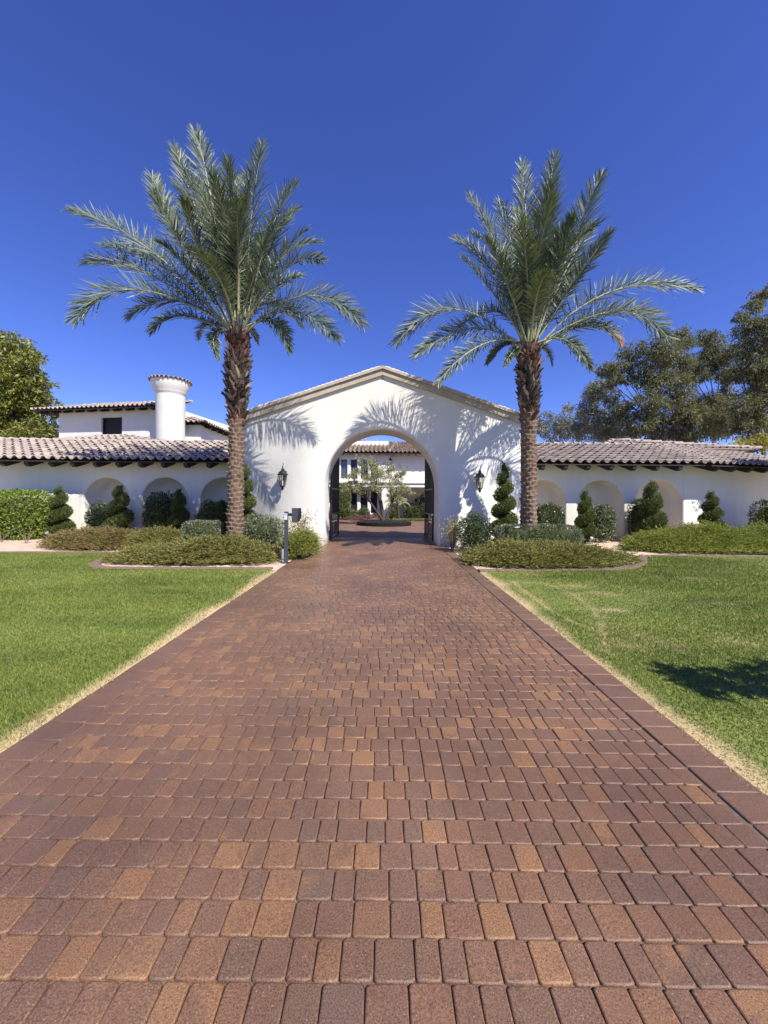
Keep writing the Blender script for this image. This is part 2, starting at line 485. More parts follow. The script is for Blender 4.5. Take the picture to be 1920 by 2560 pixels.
def grass_mat(name, sheet=False):
    m, nt, ns, ls, bs = new_mat(name)
    g = ns.new('ShaderNodeNewGeometry')
    if sheet:
        n = noise(ns, ls, g.outputs['Position'], 60, 4)
        rn = n.outputs[0]
    else:
        rn = g.outputs['Random Per Island']
    r = ramp(ns, [(0, (0.090, 0.132, 0.020)), (.5, (0.150, 0.198, 0.032)), (.85, (0.217, 0.258, 0.049)), (1, (0.300, 0.300, 0.087))]); ls.new(rn, r.inputs[0])
    d = ramp(ns, [(0, (0.255, 0.180, 0.087)), (.5, (0.480, 0.375, 0.189)), (1, (0.660, 0.540, 0.290))]); ls.new(rn, d.inputs[0])
    a = ns.new('ShaderNodeAttribute'); a.attribute_name = 'dry'
    c = mix(ns, ls, a.outputs['Fac'], r.outputs[0], d.outputs[0])
    mp = ns.new('ShaderNodeMapping'); mp.inputs['Scale'].default_value = (.35, .9, 1); mp.inputs['Rotation'].default_value = (0, 0, .35)
    ls.new(g.outputs['Position'], mp.inputs[0])
    big = noise(ns, ls, mp.outputs[0], 1.5, 4, .6)
    kb = ramp(ns, [(.32, (.66, .74, .66)), (.5, (1, 1, 1)), (.68, (1.16, 1.10, 1.12))]); ls.new(big.outputs[0], kb.inputs[0])
    c = mix(ns, ls, 1.0, c, kb.outputs[0], 'MULTIPLY')
    ls.new(c, bs.inputs['Base Color'])
    bs.inputs['Roughness'].default_value = .55
    bs.inputs['Specular IOR Level'].default_value = .3
    if not sheet:
        t = ns.new('ShaderNodeBsdfTranslucent'); ls.new(c, t.inputs['Color'])
        ms = ns.new('ShaderNodeMixShader'); ms.inputs[0].default_value = .25
        ls.new(bs.outputs[0], ms.inputs[1]); ls.new(t.outputs[0], ms.inputs[2])
        ls.new(ms.outputs[0], ns['Material Output'].inputs['Surface'])
    return m
M['grass'] = grass_mat('grass_blades')
M['turf'] = grass_mat('turf_soil', True)

def gravel_mat():
    m, nt, ns, ls, bs = new_mat('decomposed_granite')
    p = pos(ns)
    v = ns.new('ShaderNodeTexVoronoi'); v.inputs['Scale'].default_value = 55; ls.new(p, v.inputs['Vector'])
    sep = ns.new('ShaderNodeSeparateColor'); ls.new(v.outputs['Color'], sep.inputs[0])
    r = ramp(ns, [(0, (.44, .32, .225)), (.5, (.60, .47, .34)), (1, (.74, .61, .47))]); ls.new(sep.outputs[0], r.inputs[0])
    n = noise(ns, ls, p, 1.6, 5)
    k = ramp(ns, [(.3, (.82, .78, .75)), (.65, (1.05, 1.04, 1.02))]); ls.new(n.outputs[0], k.inputs[0])
    c = mix(ns, ls, 1.0, r.outputs[0], k.outputs[0], 'MULTIPLY')
    ls.new(c, bs.inputs['Base Color']); bs.inputs['Roughness'].default_value = .9
    b = bump(ns, ls, bs, v.outputs['Distance'], .8, .012)
    bump(ns, ls, bs, n.outputs[0], .5, .08, b)
    return m
M['gravel'] = gravel_mat()
M['planter_black'] = simple('black_planter_kerb', (.010, .010, .011), .8, spec=.2)
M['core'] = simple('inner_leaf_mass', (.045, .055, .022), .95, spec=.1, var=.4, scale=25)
M['bed'] = simple('joint_sand', (.125, .085, .060), .95, var=.3, scale=40)
M['earth'] = simple('dry_earth', (.30, .23, .16), .95, var=.25, scale=.5)
M['kerb_stone'] = simple('kerb_concrete', (.185, .128, .092), .9, spec=.2, var=.25, scale=14, bumpy=.004)
M['lava'] = simple('black_lava_rock', (.011, .011, .012), .95, var=.5, scale=20, bumpy=.03)

def court_mat():
    m, nt, ns, ls, bs = new_mat('courtyard_paving')
    p = pos(ns)
    b = ns.new('ShaderNodeTexBrick'); ls.new(p, b.inputs['Vector'])
    b.inputs['Scale'].default_value = 1.0
    b.inputs['Brick Width'].default_value = .125; b.inputs['Row Height'].default_value = .131
    b.inputs['Mortar Size'].default_value = .006
    b.inputs['Color1'].default_value = (.16, .095, .07, 1); b.inputs['Color2'].default_value = (.25, .14, .09, 1)
    b.inputs['Mortar'].default_value = (.05, .03, .025, 1)
    n = noise(ns, ls, p, 1.2, 4)
    k = ramp(ns, [(.3, (.8, .8, .8)), (.7, (1.15, 1.12, 1.1))]); ls.new(n.outputs[0], k.inputs[0])
    c = mix(ns, ls, 1.0, b.outputs['Color'], k.outputs[0], 'MULTIPLY')
    ls.new(c, bs.inputs['Base Color']); bs.inputs['Roughness'].default_value = .6
    return m
M['court'] = court_mat()
# ------------------------------------------------------------------ ground, lawns, gravel, driveway
DL, DR = -2.40, 2.10           # driveway edges
def sheet(name, x0, y0, x1, y1, z, mat, kind='structure'):
    b = MB(); b.poly([(x0, y0, z), (x1, y0, z), (x1, y1, z), (x0, y1, z)])
    o = b.build(name, mat); o['kind'] = kind
    return o
sheet('ground', -400, -200, 400, 900, -.09, M['earth'])
for x0, x1 in ((-45, DL - .015), (DR + .015, 45)):
    sheet('gravel_bed', x0, 8.2, x1, 17.5, -.004, M['gravel'])
sheet('courtyard_paving', -16, 16.42, 16, 46, -.002, M['court'])

LXS = np.array([-45, -10.8, -8.2, -7.75, -7.5, -7.3, -6.95, -6.5, -6.1, DL])
LYS = np.array([10.7, 10.78, 10.92, 10.85, 10.4, 9.7, 8.95, 8.55, 8.47, 8.55])
RXS = np.array([DR, 2.8, 5.2, 5.8, 6.3, 6.75, 7.05, 7.35, 7.75, 10.95, 45])
RYS = np.array([8.5, 8.5, 8.72, 8.95, 9.35, 9.9, 10.35, 10.8, 11.02, 11.02, 10.9])
def yend(x):
    return np.where(x < 0, np.interp(x, LXS, LYS), np.interp(x, RXS, RYS))
n_edge, n_patch, n_fine = Noise2(3.2, 3), Noise2(.75, 4), Noise2(4.5, 5)
def c8(x, y):
    p = at(1000 + x / 1.803, 1400 + y / 1.803, 1.0)
    Y = EYE / (EYE - p.z)
    return (p.x * Y, Y)
TRACKS = [[c8(*q) for q in t] for t in (((505, 100), (600, 175), (690, 240), (790, 292), (900, 335)), ((640, 105), (780, 160), (870, 225), (915, 320), (932, 420)))]
BARE = [c8(*q) for q in ((770, 120), (930, 158), (960, 232), (1200, 400), (1420, 205), (1560, 385), (1630, 360), (1040, 395), (1300, 90))]
def dryness(x, y):
    d = np.where(x < 0, DL - x, x - DR)
    e = np.clip(1.25 - d / (.15 + .06 * n_edge(x, y)), 0, 1)
    w = np.clip((n_patch(x * .6, y) - .75) * .45, 0, .38) + np.clip((n_fine(x, y * 1.4) - 1.2) * .35, 0, .25)
    r = np.zeros_like(x)
    for t in TRACKS:
        for (ax, ay), (bx, by) in zip(t[:-1], t[1:]):
            l2 = (bx - ax) ** 2 + (by - ay) ** 2
            u = np.clip(((x - ax) * (bx - ax) + (y - ay) * (by - ay)) / l2, 0, 1)
            q = np.hypot(x - ax - u * (bx - ax), y - ay - u * (by - ay))
            r = np.maximum(r, .55 * np.clip(1.3 - q / (.045 + .02 * n_fine(x * 3, y)), 0, 1))
    for bx, by in BARE:
        q = np.hypot((x - bx) / .32, (y - by) / .12) + .35 * n_fine(x * 2, y * 2)
        r = np.maximum(r, .42 * np.clip(1.4 - q, 0, 1))
    return np.clip(e + w + np.where(x > 0, r, r * .0), 0, 1)

def lawn(side):
    ds = np.concatenate([np.linspace(0, .5, 8), np.linspace(.65, 9, 40), [12, 18, 42]])
    vs = np.linspace(0, 1, 60)
    x = (DL + .007 - ds) if side < 0 else (DR - .007 + ds)
    X = np.repeat(x[:, None], len(vs), 1)
    Y = -4 + (yend(X) + 4) * vs[None, :]
    Z = -.005 + .021 * np.clip(ds / .15, 0, 1)[:, None] + 0 * Y
    V = np.stack([X, Y, Z], -1).reshape(-1, 3)
    r, c = X.shape
    idx = np.arange(r * c).reshape(r, c)
    Fq = np.stack([idx[:-1, :-1], idx[1:, :-1], idx[1:, 1:], idx[:-1, 1:]], -1).reshape(-1, 4)
    if side < 0: Fq = Fq
    else: Fq = Fq[:, ::-1]
    me = np_mesh('lawn', V, Fq, M['turf'], attr={'dry': np.clip(dryness(V[:, 0], V[:, 1]) + .12, 0, 1)})
    o = link('lawn', me); o['kind'] = 'structure'
    # blades
    n = 420_000
    t = rng.random(n)
    y0, y1 = 1.7, 11.1
    y = (y0 ** -.35 + t * (y1 ** -.35 - y0 ** -.35)) ** (-1 / .35)
    far = y * 1.06 + .5
    e = abs(DL if side < 0 else DR)
    x = e + (far - e) * rng.random(n)
    keep = (far > e) & (rng.random(n) < np.clip((far - e) / (y1 * .75), .02, 1))
    x, y = x[keep] * side, y[keep]
    x = x - side * np.clip(.03 + .035 * n_edge(x * .5, y * 1.7), -.02, .09) * np.clip(1 - (np.abs(x) - e) / .35, 0, 1)
    k = y < yend(x) - .01
    x, y = x[k], y[k]
    d = dryness(x, y)
    de = np.abs(x) - e
    k = rng.random(len(x)) < np.clip(.40 + de * 5, 0, 1)
    x, y, d, de = x[k], y[k], d[k], de[k]
    n = len(x)
    tall = np.clip(n_patch(x * 1.3 + 9, y * 1.3), -1, 2)
    h = rng.uniform(.022, .042, n) * (1 + .45 * tall) * np.where(d > .5, .8, 1)
    w = .0032 + .00105 * y * rng.uniform(.7, 1.3, n)
    D = np.stack([rng.normal(size=n) * .55, rng.normal(size=n) * .55, np.ones(n)], 1)
    D = unit(D) * h[:, None]
    A = rng.uniform(0, 2 * np.pi, n)
    U = np.stack([np.cos(A), np.sin(A), 0 * A], 1) * w[:, None] * .5
    P = np.stack([x, y, np.full(n, -.002) + .018 * np.clip(de / .15, 0, 1)], 1)
    V = np.stack([P - U, P + U, P + D], 1).reshape(-1, 3)
    dd = np.clip(d + rng.normal(size=n) * .12 * (d > .05), 0, 1)
    me = np_mesh('grass', V, np.arange(3 * n).reshape(n, 3), M['grass'], attr={'dry': np.repeat(dd, 3)})
    g = link('grass', me); g['kind'] = 'stuff'
lawn(-1); lawn(1)

# kerb of edging stones between lawn and gravel
def kerb(xs, ys, side):
    root = empty('kerb', (float(xs[3]), float(ys[3]), 0), kind='structure')
    xx = np.linspace(xs[0], xs[-1], 4000)
    xx = xx[np.abs(xx) < 16.5]
    pts = np.stack([xx, yend(xx)], 1)
    s = np.concatenate([[0], np.cumsum(np.hypot(*np.diff(pts, axis=0).T))])
    Ls = np.arange(.1, s[-1], .208)
    px, py = np.interp(Ls, s, pts[:, 0]), np.interp(Ls, s, pts[:, 1])
    qx, qy = np.interp(Ls + .02, s, pts[:, 0]), np.interp(Ls + .02, s, pts[:, 1])
    b = MB(); b.boxm(Matrix(), (.200, .235, .09), 0, .008)
    me = b.mesh('kerb_stone', M['kerb_stone'])
    for i in range(len(Ls)):
        a = math.atan2(qy[i] - py[i], qx[i] - px[i])
        nx, ny = -math.sin(a), math.cos(a)
        if abs(px[i] + nx * .13) < abs(DL if side < 0 else DR) + .1: continue
        o = link('kerb_stone', me, root, Vector((px[i] + nx * .125, py[i] + ny * .125, -.012 + random.uniform(-.003, .004))) - root.location)
        o.rotation_euler = (random.uniform(-.012, .012), random.uniform(-.012, .012), a)
kerb(LXS, LYS, -1); kerb(RXS, RYS, 1)

# driveway: a sand bed carrying every paver
bed = MB(); bed.box((DL - .01, -.6, -.08), (DR + .01, 16.41, -.014))
drive = bed.build('driveway', M['bed']); drive['kind'] = 'structure'
def paver_proto(sx, sy, e=.0056):
    b = MB()
    h = .05
    a, c, k = sx / 2, sy / 2, .0085
    def ring(x, y, z, k): return [(-x + k, -y, z), (x - k, -y, z), (x, -y + k, z), (x, y - k, z), (x - k, y, z), (-x + k, y, z), (-x, y - k, z), (-x, -y + k, z)]
    rows = [ring(a, c, -h, k), ring(a, c, -e, k), ring(a - e * .35, c - e * .35, -e * .3, k), ring(a - e * 1.1, c - e * 1.1, 0, k)]
    b.grid(rows, close_u=True); b.poly(rows[3])
    return b
SIZES = [.086, .112, .138]
pv = []                          # (x, y, width index, is_border)
ROW = .1310
nrow = int((16.36 - .55) / ROW)
wav = Noise2(.9, 21)
for r in range(nrow):
    y = .55 + r * ROW
    x = DL + .285 + random.uniform(-.02, .02)
    lim = DR - .285
    last = None
    while x < lim - .03:
        i = random.choices((0, 1, 2), (.27, .38, .35))[0]
        w = SIZES[i]
        rest = lim - x
        if rest < .15:
            w = rest - .004
            i = None
        pv.append((x + w / 2, y, i, w, False))
        x += w + .0034
for sx in (DL + .135, DR - .135):
    y = .5
    while y < 16.3:
        pv.append((sx, y + .1, 3, .262, True))
        y += .2035
protos = {}
for i, w in enumerate(SIZES): protos[i] = paver_proto(w, .1282)
protos[3] = paver_proto(.262, .199, .007)
meshes = {i: protos[i].mesh('paver', M['border_o'] if i == 3 else M['paver_o'], smooth=45) for i in protos}
def pscore(p):
    x, y, i, w, bd = p
    if y < 1.02: return 0
    px = CX + x / y * F
    if px < -30 or px > 1950: return 0
    return w * ROW / y ** 3
pv = [p for p in pv if not (p[1] > 13.1 and not (-2.12 < p[0] < 1.8))]
order = sorted(range(len(pv)), key=lambda k: -pscore(pv[k]))
as_obj = set(k for k in order[:300] if pv[k][2] is not None)
stuff = {False: MB(), True: MB()}
for k, (x, y, i, w, bd) in enumerate(pv):
    yy = y + .006 * float(wav(np.array(x * 1.5), np.array(y * .8))) - (.004 * x if not bd else 0)
    z = random.uniform(-.0035, .0030) + .003 * float(n_patch(np.array(x * 2), np.array(y * 2)))
    e = (random.uniform(-.012, .012), random.uniform(-.014, .014), random.uniform(-.011, .011))
    if k in as_obj:
        link('paver', meshes[i], drive, (x, yy, z), e)
    else:
        b = protos[i] if i is not None else paver_proto(max(w, .03), .1282)
        R = Matrix.Translation((x, yy, z)) @ __import__('mathutils').Euler(e).to_matrix().to_4x4()
        S = stuff[bd]
        n = len(S.v)
        S.v += [tuple(R @ Vector(q)) for q in b.v]
        S.f += [tuple(n + a for a in f) for f in b.f]
        S.m += b.m
for bd, nm in ((False, 'paver_field'), (True, 'border_paver_field')):
    o = stuff[bd].build(nm, M['border_i'] if bd else M['paver_i'], drive, smooth=45); o['kind'] = 'stuff'

# ------------------------------------------------------------------ wall and roof builders
def arch_wall(b, x0, x1, zb, top, arches, yf, rnd=.1, depth=.6, back=None, mi=0, xf=None):
    """Front face with rounded arch openings [(cx, half width, spring height)]; niches get a back at yf+depth unless back is False."""
    T = xf or (lambda x, y, z: (x, y, z))
    N = 28
    cuts = []
    for cx, hw, sp in arches:
        prof = [(rnd * (1 - math.sin(a)), rnd * (1 - math.cos(a))) for a in np.linspace(0, math.pi / 2, 6)] + [(0, depth if back is None else depth - rnd)]
        if back is False:
            prof += [(rnd * (1 - math.cos(a)), depth - rnd + rnd * math.sin(a)) for a in np.linspace(0, math.pi / 2, 6)[1:]]
        def path(o):
            pts = [(cx - hw - o, zb), (cx - hw - o, zb + (sp - zb) * .5)]
            pts += [(cx - (hw + o) * math.cos(t), sp + (hw + o) * math.sin(t)) for t in np.linspace(0, math.pi, N)]
            return pts + [(cx + hw + o, zb + (sp - zb) * .5), (cx + hw + o, zb)]
        rows = [[T(x, yf + d, z) for x, z in path(o)] for o, d in prof]
        b.grid(rows, mi=mi)
        if back is None:
            pp = path(0)
            b.poly([T(x, yf + depth, z) for x, z in pp], mi)
        cuts.append((cx - hw - rnd, cx + hw + rnd, path(rnd)))
    def face(y, flip):
        x = x0
        def quad(xa, xb):
            xs = [xa] + [k for k in top.breaks if xa < k < xb] + [xb]
            for a, c in zip(xs[:-1], xs[1:]):
                q = [T(a, y, zb), T(c, y, zb), T(c, y, top(c)), T(a, y, top(a))]
                b.poly(q[::-1] if flip else q, mi)
        for a, c, pth in sorted(cuts):
            if a > x: quad(x, a)
            for (xa, za), (xb, zb_) in zip(pth[1:-2], pth[2:-1]):
                if xb - xa < 1e-5: continue
                xs = [xa] + [k for k in top.breaks if xa < k < xb] + [xb]
                for m, n in zip(xs[:-1], xs[1:]):
                    zm = za + (zb_ - za) * (m - xa) / (xb - xa); zn = za + (zb_ - za) * (n - xa) / (xb - xa)
                    q = [T(m, y, zm), T(n, y, zn), T(n, y, top(n)), T(m, y, top(m))]
                    b.poly(q[::-1] if flip else q, mi)
            x = c
        if x < x1: quad(x, x1)
    face(yf, False)
    if back is False: face(yf + depth, True)

class Top:
    def __init__(s, f, breaks=()): s.f, s.breaks = f, breaks
    def __call__(s, x): return s.f(x)

TP, EX = .342, .43               # tile pitch, course exposure
def tile_proto(pitch=TP, exposure=EX, wide=1.06):
    """A clay S tile: barrel and pan with a thick butt end at the front."""
    b = MB()
    L = exposure * 1.16
    prof = [(-.5, .028), (-.40, .014), (-.28, .004), (-.13, .006), (-.04, .040), (.08, .082), (.22, .098), (.36, .080), (.46, .040), (.53, .022)]
    th = .017
    f = [(u * pitch * wide, 0, z * 1.3) for u, z in prof]
    fl = [(u * pitch * wide, 0, z * 1.3 - th) for u, z in prof]
    k = [(u * pitch * wide * .97, L, z * 1.3 - .018) for u, z in prof]
    b.grid([f, k]); b.grid([fl, f])
    return b
def barrel_proto(L=.46, r=.115):
    b = MB()
    A = np.linspace(-.08, math.pi + .08, 9)
    f = [(-r * math.cos(a), 0, r * math.sin(a)) for a in A]
    i = [(-(r - .02) * math.cos(a), 0, (r - .02) * math.sin(a)) for a in A]
    k = [(-r * .86 * math.cos(a), L, r * .86 * math.sin(a)) for a in A]
    b.grid([i, f]); b.grid([f, k])
    return b
TILE_ME = {k: tile_proto().mesh('roof_tile', M[k], smooth=50) for k in ('tile_o', 'tile_ro')}
BARREL_ME = {k: barrel_proto().mesh('ridge_tile', M[k], smooth=60) for k in ('tile_o', 'tile_ro', 'pale_tile')}
BUDGET = {}
def roof_plane(parent, o, u, s, width, courses, clip=None, mat='tile_o', cap=300, key=None, jitter=1.0, scale=1.0):
    """Tiles laid on the plane through o spanned by u (along the eave) and s (up the slope); unit vectors."""
    o, u, s = Vector(o), Vector(u).normalized(), Vector(s).normalized()
    n = u.cross(s).normalized()
    R = Matrix((u, s, n)).transposed().to_4x4()
    items = []
    cols = int(round(width / (TP * scale)))
    for c in range(courses):
        for k in range(cols):
            uu, vv = (k + .5) * TP * scale, c * EX * scale
            if clip and not clip(uu, vv): continue
            p = o + u * uu + s * vv + n * (.052 + .018 * random.random() * jitter)
            Rj = R @ Matrix.Rotation(random.uniform(-.03, .03) * jitter, 4, 'Z') @ Matrix.Rotation(-.125 - random.uniform(-.02, .02) * jitter, 4, 'X')
            inview = abs(p.x / p.y) < 1.02
            items.append((p.length if inview else 1e3 + p.length, p, Rj))
    items.sort(key=lambda t: t[0])
    key = key or parent.name
    left = cap - BUDGET.get(key, 0)
    W = wloc(parent)
    rest = MB(); pr = tile_proto(TP * scale, EX * scale)
    for j, (d, p, Rj) in enumerate(items):
        if j < left and d < 1e3:
            me = TILE_ME[mat]
            ob = bpy.data.objects.new('roof_tile', me)
            ob.matrix_world = Matrix.Translation(p - W) @ Rj @ Matrix.Scale(scale, 4)
            ob.parent = parent
            COL.objects.link(ob)
            BUDGET[key] = BUDGET.get(key, 0) + 1
        else:
            Mx = Matrix.Translation(p) @ Rj
            q = len(rest.v)
            rest.v += [tuple(Mx @ Vector(v)) for v in pr.v]
            rest.f += [tuple(q + a for a in f) for f in pr.f]; rest.m += pr.m
    if rest.v:
        ob = rest.build('roof_tile_field', M[mat[:-1] + 'i'], parent, smooth=50); ob['kind'] = 'stuff'

def ridge_line(parent, a, b_, mat='tile_o', step=.40, scale=1.2, skew=0.0, name='ridge_tile'):
    a, b_ = Vector(a), Vector(b_)
    t = (b_ - a); Ln = t.length; t.normalize()
    side = t.cross(Vector((0, 0, 1))).normalized(); n = side.cross(t).normalized()
    R = Matrix((side, t, n)).transposed().to_4x4()
    W = wloc(parent)
    for i in range(max(1, int(Ln / (step * scale)))):
        p = a + t * (i * step * scale) + n * random.uniform(-.005, .014)
        ob = bpy.data.objects.new(name, BARREL_ME[mat])
        ob.matrix_world = Matrix.Translation(p - W) @ R @ Matrix.Rotation(-.09 - random.uniform(-.02, .02), 4, 'X') @ Matrix.Rotation(random.uniform(-.03, .03), 4, 'Z') @ Matrix.Scale(scale, 4)
        ob.parent = parent
        COL.objects.link(ob)

def rafters(parent, xs, y0, y1, z0, slope, w=.15, h=.23, T=None):
    """Rafter tails with a raked end, running from the wall out to the eave."""
    for x in xs:
        b = MB()
        zf = z0; zb = z0 + slope * (y1 - y0)
        prof = [(y0, zf), (y1, zb), (y1, zb - h), (y0 + .16, zf + slope * .16 - h), (y0, zf - h * .45)]
        pts = [(p[0], p[1]) for p in prof]
        aa = [(x - w / 2, p[0], p[1]) for p in pts]; bb = [(x + w / 2, p[0], p[1]) for p in pts]
        if T: aa = [T(*p) for p in aa]; bb = [T(*p) for p in bb]
        b.poly(aa); b.poly(bb[::-1])
        k = len(pts)
        for i in range(k): b.poly([aa[(i + 1) % k], aa[i], bb[i], bb[(i + 1) % k]])
        b.build('rafter', M['wood'], parent)

# ------------------------------------------------------------------ gate house
GX, GY, GD = -.13, 13.2, 1.3
AX, AHW, ASP = -.15, 1.96, 2.03
gate = empty('gate_house', (GX, GY, 0), 'white stucco gatehouse wall with a large open arch under a gable over the driveway', 'gatehouse')
def gtop(x): return 5.86 - abs(x - GX) * .337
b = MB()
arch_wall(b, GX - 4.75, GX + 4.75, -.1, Top(gtop, (GX,)), [(AX, AHW, ASP)], GY, rnd=.11, depth=GD, back=False)
for s in (-1, 1):
    x = GX + 4.75 * s; z = gtop(x)
    q = [(x, GY, -.1), (x, GY + GD, -.1), (x, GY + GD, z), (x, GY, z)]
    b.poly(q if s > 0 else q[::-1])
    q = [(x, GY, z), (x, GY + GD, z), (GX, GY + GD, 5.86), (GX, GY, 5.86)]
    b.poly(q if s > 0 else q[::-1])
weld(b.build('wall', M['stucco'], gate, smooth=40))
for s in (-1, 1):                                    # side walls behind the arch carry the roof
    b = MB(); x = GX + 4.6 * s
    b.box((x - .15, GY + GD + .002, -.1), (x + .15, 15.0, gtop(x) - .05))
    b.build('side_wall', M['stucco'], gate)
# coping stones along both slopes
for s in (-1, 1):
    d = Vector((s, 0, -.337)).normalized(); n = Vector((s * .337, 0, 1)).normalized()
    L = math.hypot(4.80, 4.80 * .337)
    edges = [0]
    while edges[-1] < L - .3: edges.append(min(L, edges[-1] + random.uniform(1.05, 1.5)))
    edges[-1] = L
    for tier, (h0, h1, pr) in enumerate(((-.02, .17, .09), (.172, .262, .15))):
        for i, (e0, e1) in enumerate(zip(edges[:-1], edges[1:])):
            b = MB()
            def pt(l, h, y):
                p = Vector((GX, y, 5.86)) + d * l + n * h
                if l == 0: p = Vector((GX, y, 5.86 + h / n.z)) + Vector((s * .002, 0, 0))
                return p
            g0 = e0 if e0 == 0 else e0 + .003; g1 = e1 - .003
            y0, y1 = GY - pr + random.uniform(-.004, .004), GY + GD
            A = [pt(g0, h0, y0), pt(g1, h0, y0), pt(g1, h1, y0), pt(g0, h1, y0)]
            B = [Vector((p.x, y1, p.z)) for p in A]
            if s < 0: A, B = A[::-1], B[::-1]
            b.poly(A); b.poly(B[::-1])
            for k in range(4): b.poly([A[(k + 1) % 4], A[k], B[k], B[(k + 1) % 4]])
            b.build('coping_stone' if tier == 0 else 'coping_cap', M['stone'], gate)
    # roof deck and rake tiles
    b = MB()
    top0 = Vector((GX, 0, 5.86 + .29))
    e = top0 + d * (L + .05)
    A = [Vector((top0.x + s * .002, GY - .10, top0.z)), Vector((e.x, GY - .10, e.z))]
    q = [A[0], A[1], Vector((A[1].x, 15.15, A[1].z)), Vector((A[0].x, 15.15, A[0].z))]
    lo = [p - Vector((0, 0, .018)) for p in q]
    if s > 0: q, lo = q[::-1], lo[::-1]
    b.poly(q[::-1]); b.poly(lo)
    for k in range(4): b.poly([q[k], q[(k + 1) % 4], lo[(k + 1) % 4], lo[k]])
    b.build('roof_deck', M['wood'], gate)
    ridge_line(gate, top0 + d * L + n * .0 + Vector((0, GY - .06, 0)), top0 + Vector((0, GY - .06, 0)), mat='pale_tile', step=.40, scale=.40, name='rake_tile')
    oo = top0 + d * (L - .05) - n * .07
    uu = Vector((0, 1, 0)) if s > 0 else Vector((0, -1, 0))
    org = Vector((oo.x, GY + .45 if s > 0 else 15.1, oo.z))
    roof_plane(gate, org, uu, -d, 1.71, 11, mat='tile_o', cap=0, key='gate_none')
ridge_line(gate, (GX, GY + .35, 6.19), (GX, 15.1, 6.19), scale=.8)

# iron gate leaves folded inwards
def gate_leaf(x0, x1, label, hinge):
    root = empty('iron_gate', (x0, GY + GD + .1, 0), label, 'gate', 'folded iron gate leaves')
    A, B = Vector((x0, GY + GD + .06, 0)), Vector((x1, GY + GD + 1.98, 0))
    t = (B - A).normalized(); Lg = (B - A).length
    nrm = Vector((t.y, -t.x, 0))
    def ztop(u): return ASP + .05 + math.sqrt(max(0, AHW ** 2 - (AHW - u) ** 2)) * .72
    def P(u, z, h=0): p = A + t * u + nrm * h; return Vector((p.x, p.y, z))
    R = Matrix((t, nrm, Vector((0, 0, 1)))).transposed().to_4x4()
    def bar(name, u, z0, z1, w=.05, d=.05, mat='black', parent=root):
        b = MB(); b.boxm(Matrix.Translation(P(u, (z0 + z1) / 2)) @ R, (w, d, z1 - z0)); return b.build(name, M[mat], parent)
    bar('hinge_stile', .035, .05, ztop(.12), .07, .07); bar('meeting_stile', Lg - .035, .05, ztop(Lg - .05), .07, .07)
    b = MB(); b.tube([P(u, ztop(u)) for u in np.linspace(.06, Lg - .03, 18)], .032, 6); b.build('top_rail', M['black'], root)
    for z in (.10, .78, 1.02, 2.0):
        b = MB(); b.boxm(Matrix.Translation(P(Lg / 2, z)) @ R, (Lg - .14, .045, .06)); b.build('rail', M['black'], root)
    b = MB(); b.boxm(Matrix.Translation(P(Lg / 2, 1.51)) @ R, (Lg - .15, .012, .92)); b.build('sheet_panel', M['black'], root)
    for k in range(2):
        b = MB(); b.boxm(Matrix.Translation(P(Lg * (.28 + .44 * k), .44)) @ R, (Lg * .38, .03, .5), 0, .01); f = b.build('kick_panel', M['black'], root)
        b = MB(); b.boxm(Matrix.Translation(P(Lg * (.28 + .44 * k), .48)) @ R, (Lg * .28, .044, .26), 0, .008); b.build('panel_plate', M['panel_tan'], f)
    for k in range(13):
        u = .16 + (Lg - .3) * k / 12
        bar('baluster', u, 1.02, ztop(u), .022, .04)
    for k in range(6):
        u = .22 + (Lg - .44) * k / 5
        for sg in (-1, 1):
            b = MB()
            pts = [P(u + sg * .05 + sg * .055 * (1 - a / 9) * math.cos(a), min(ztop(u) - .14, 2.28) + .055 * (1 - a / 9) * math.sin(a)) for a in np.linspace(0, 7.5, 18)]
            b.tube(pts, .011, 4); b.build('scroll', M['black'], root)
    for z in (.35, 1.75):
        b = MB(); b.boxm(Matrix.Translation(P(-.03, z)), (.09, .10, .12)); b.build('hinge', M['black'], root)
gate_leaf(-2.07, -2.02, 'black iron gate leaf folded back inside the left jamb of the arch', 0)
gate_leaf(1.80, 1.70, 'black iron gate leaf folded back inside the right jamb of the arch', 0)
b = MB(); b.box((1.74, 16.9, 0), (1.88, 17.05, 1.45)); gp = b.build('gate_post', M['black'])
b2 = MB(); b2.boxm(Matrix.Translation((1.81, 16.975, 1.46)), (.17, .18, .03), 0, .008); b2.build('post_cap', M['black'], gp)
tag(gp, 'square black gate stop post behind the right gate leaf', 'post')

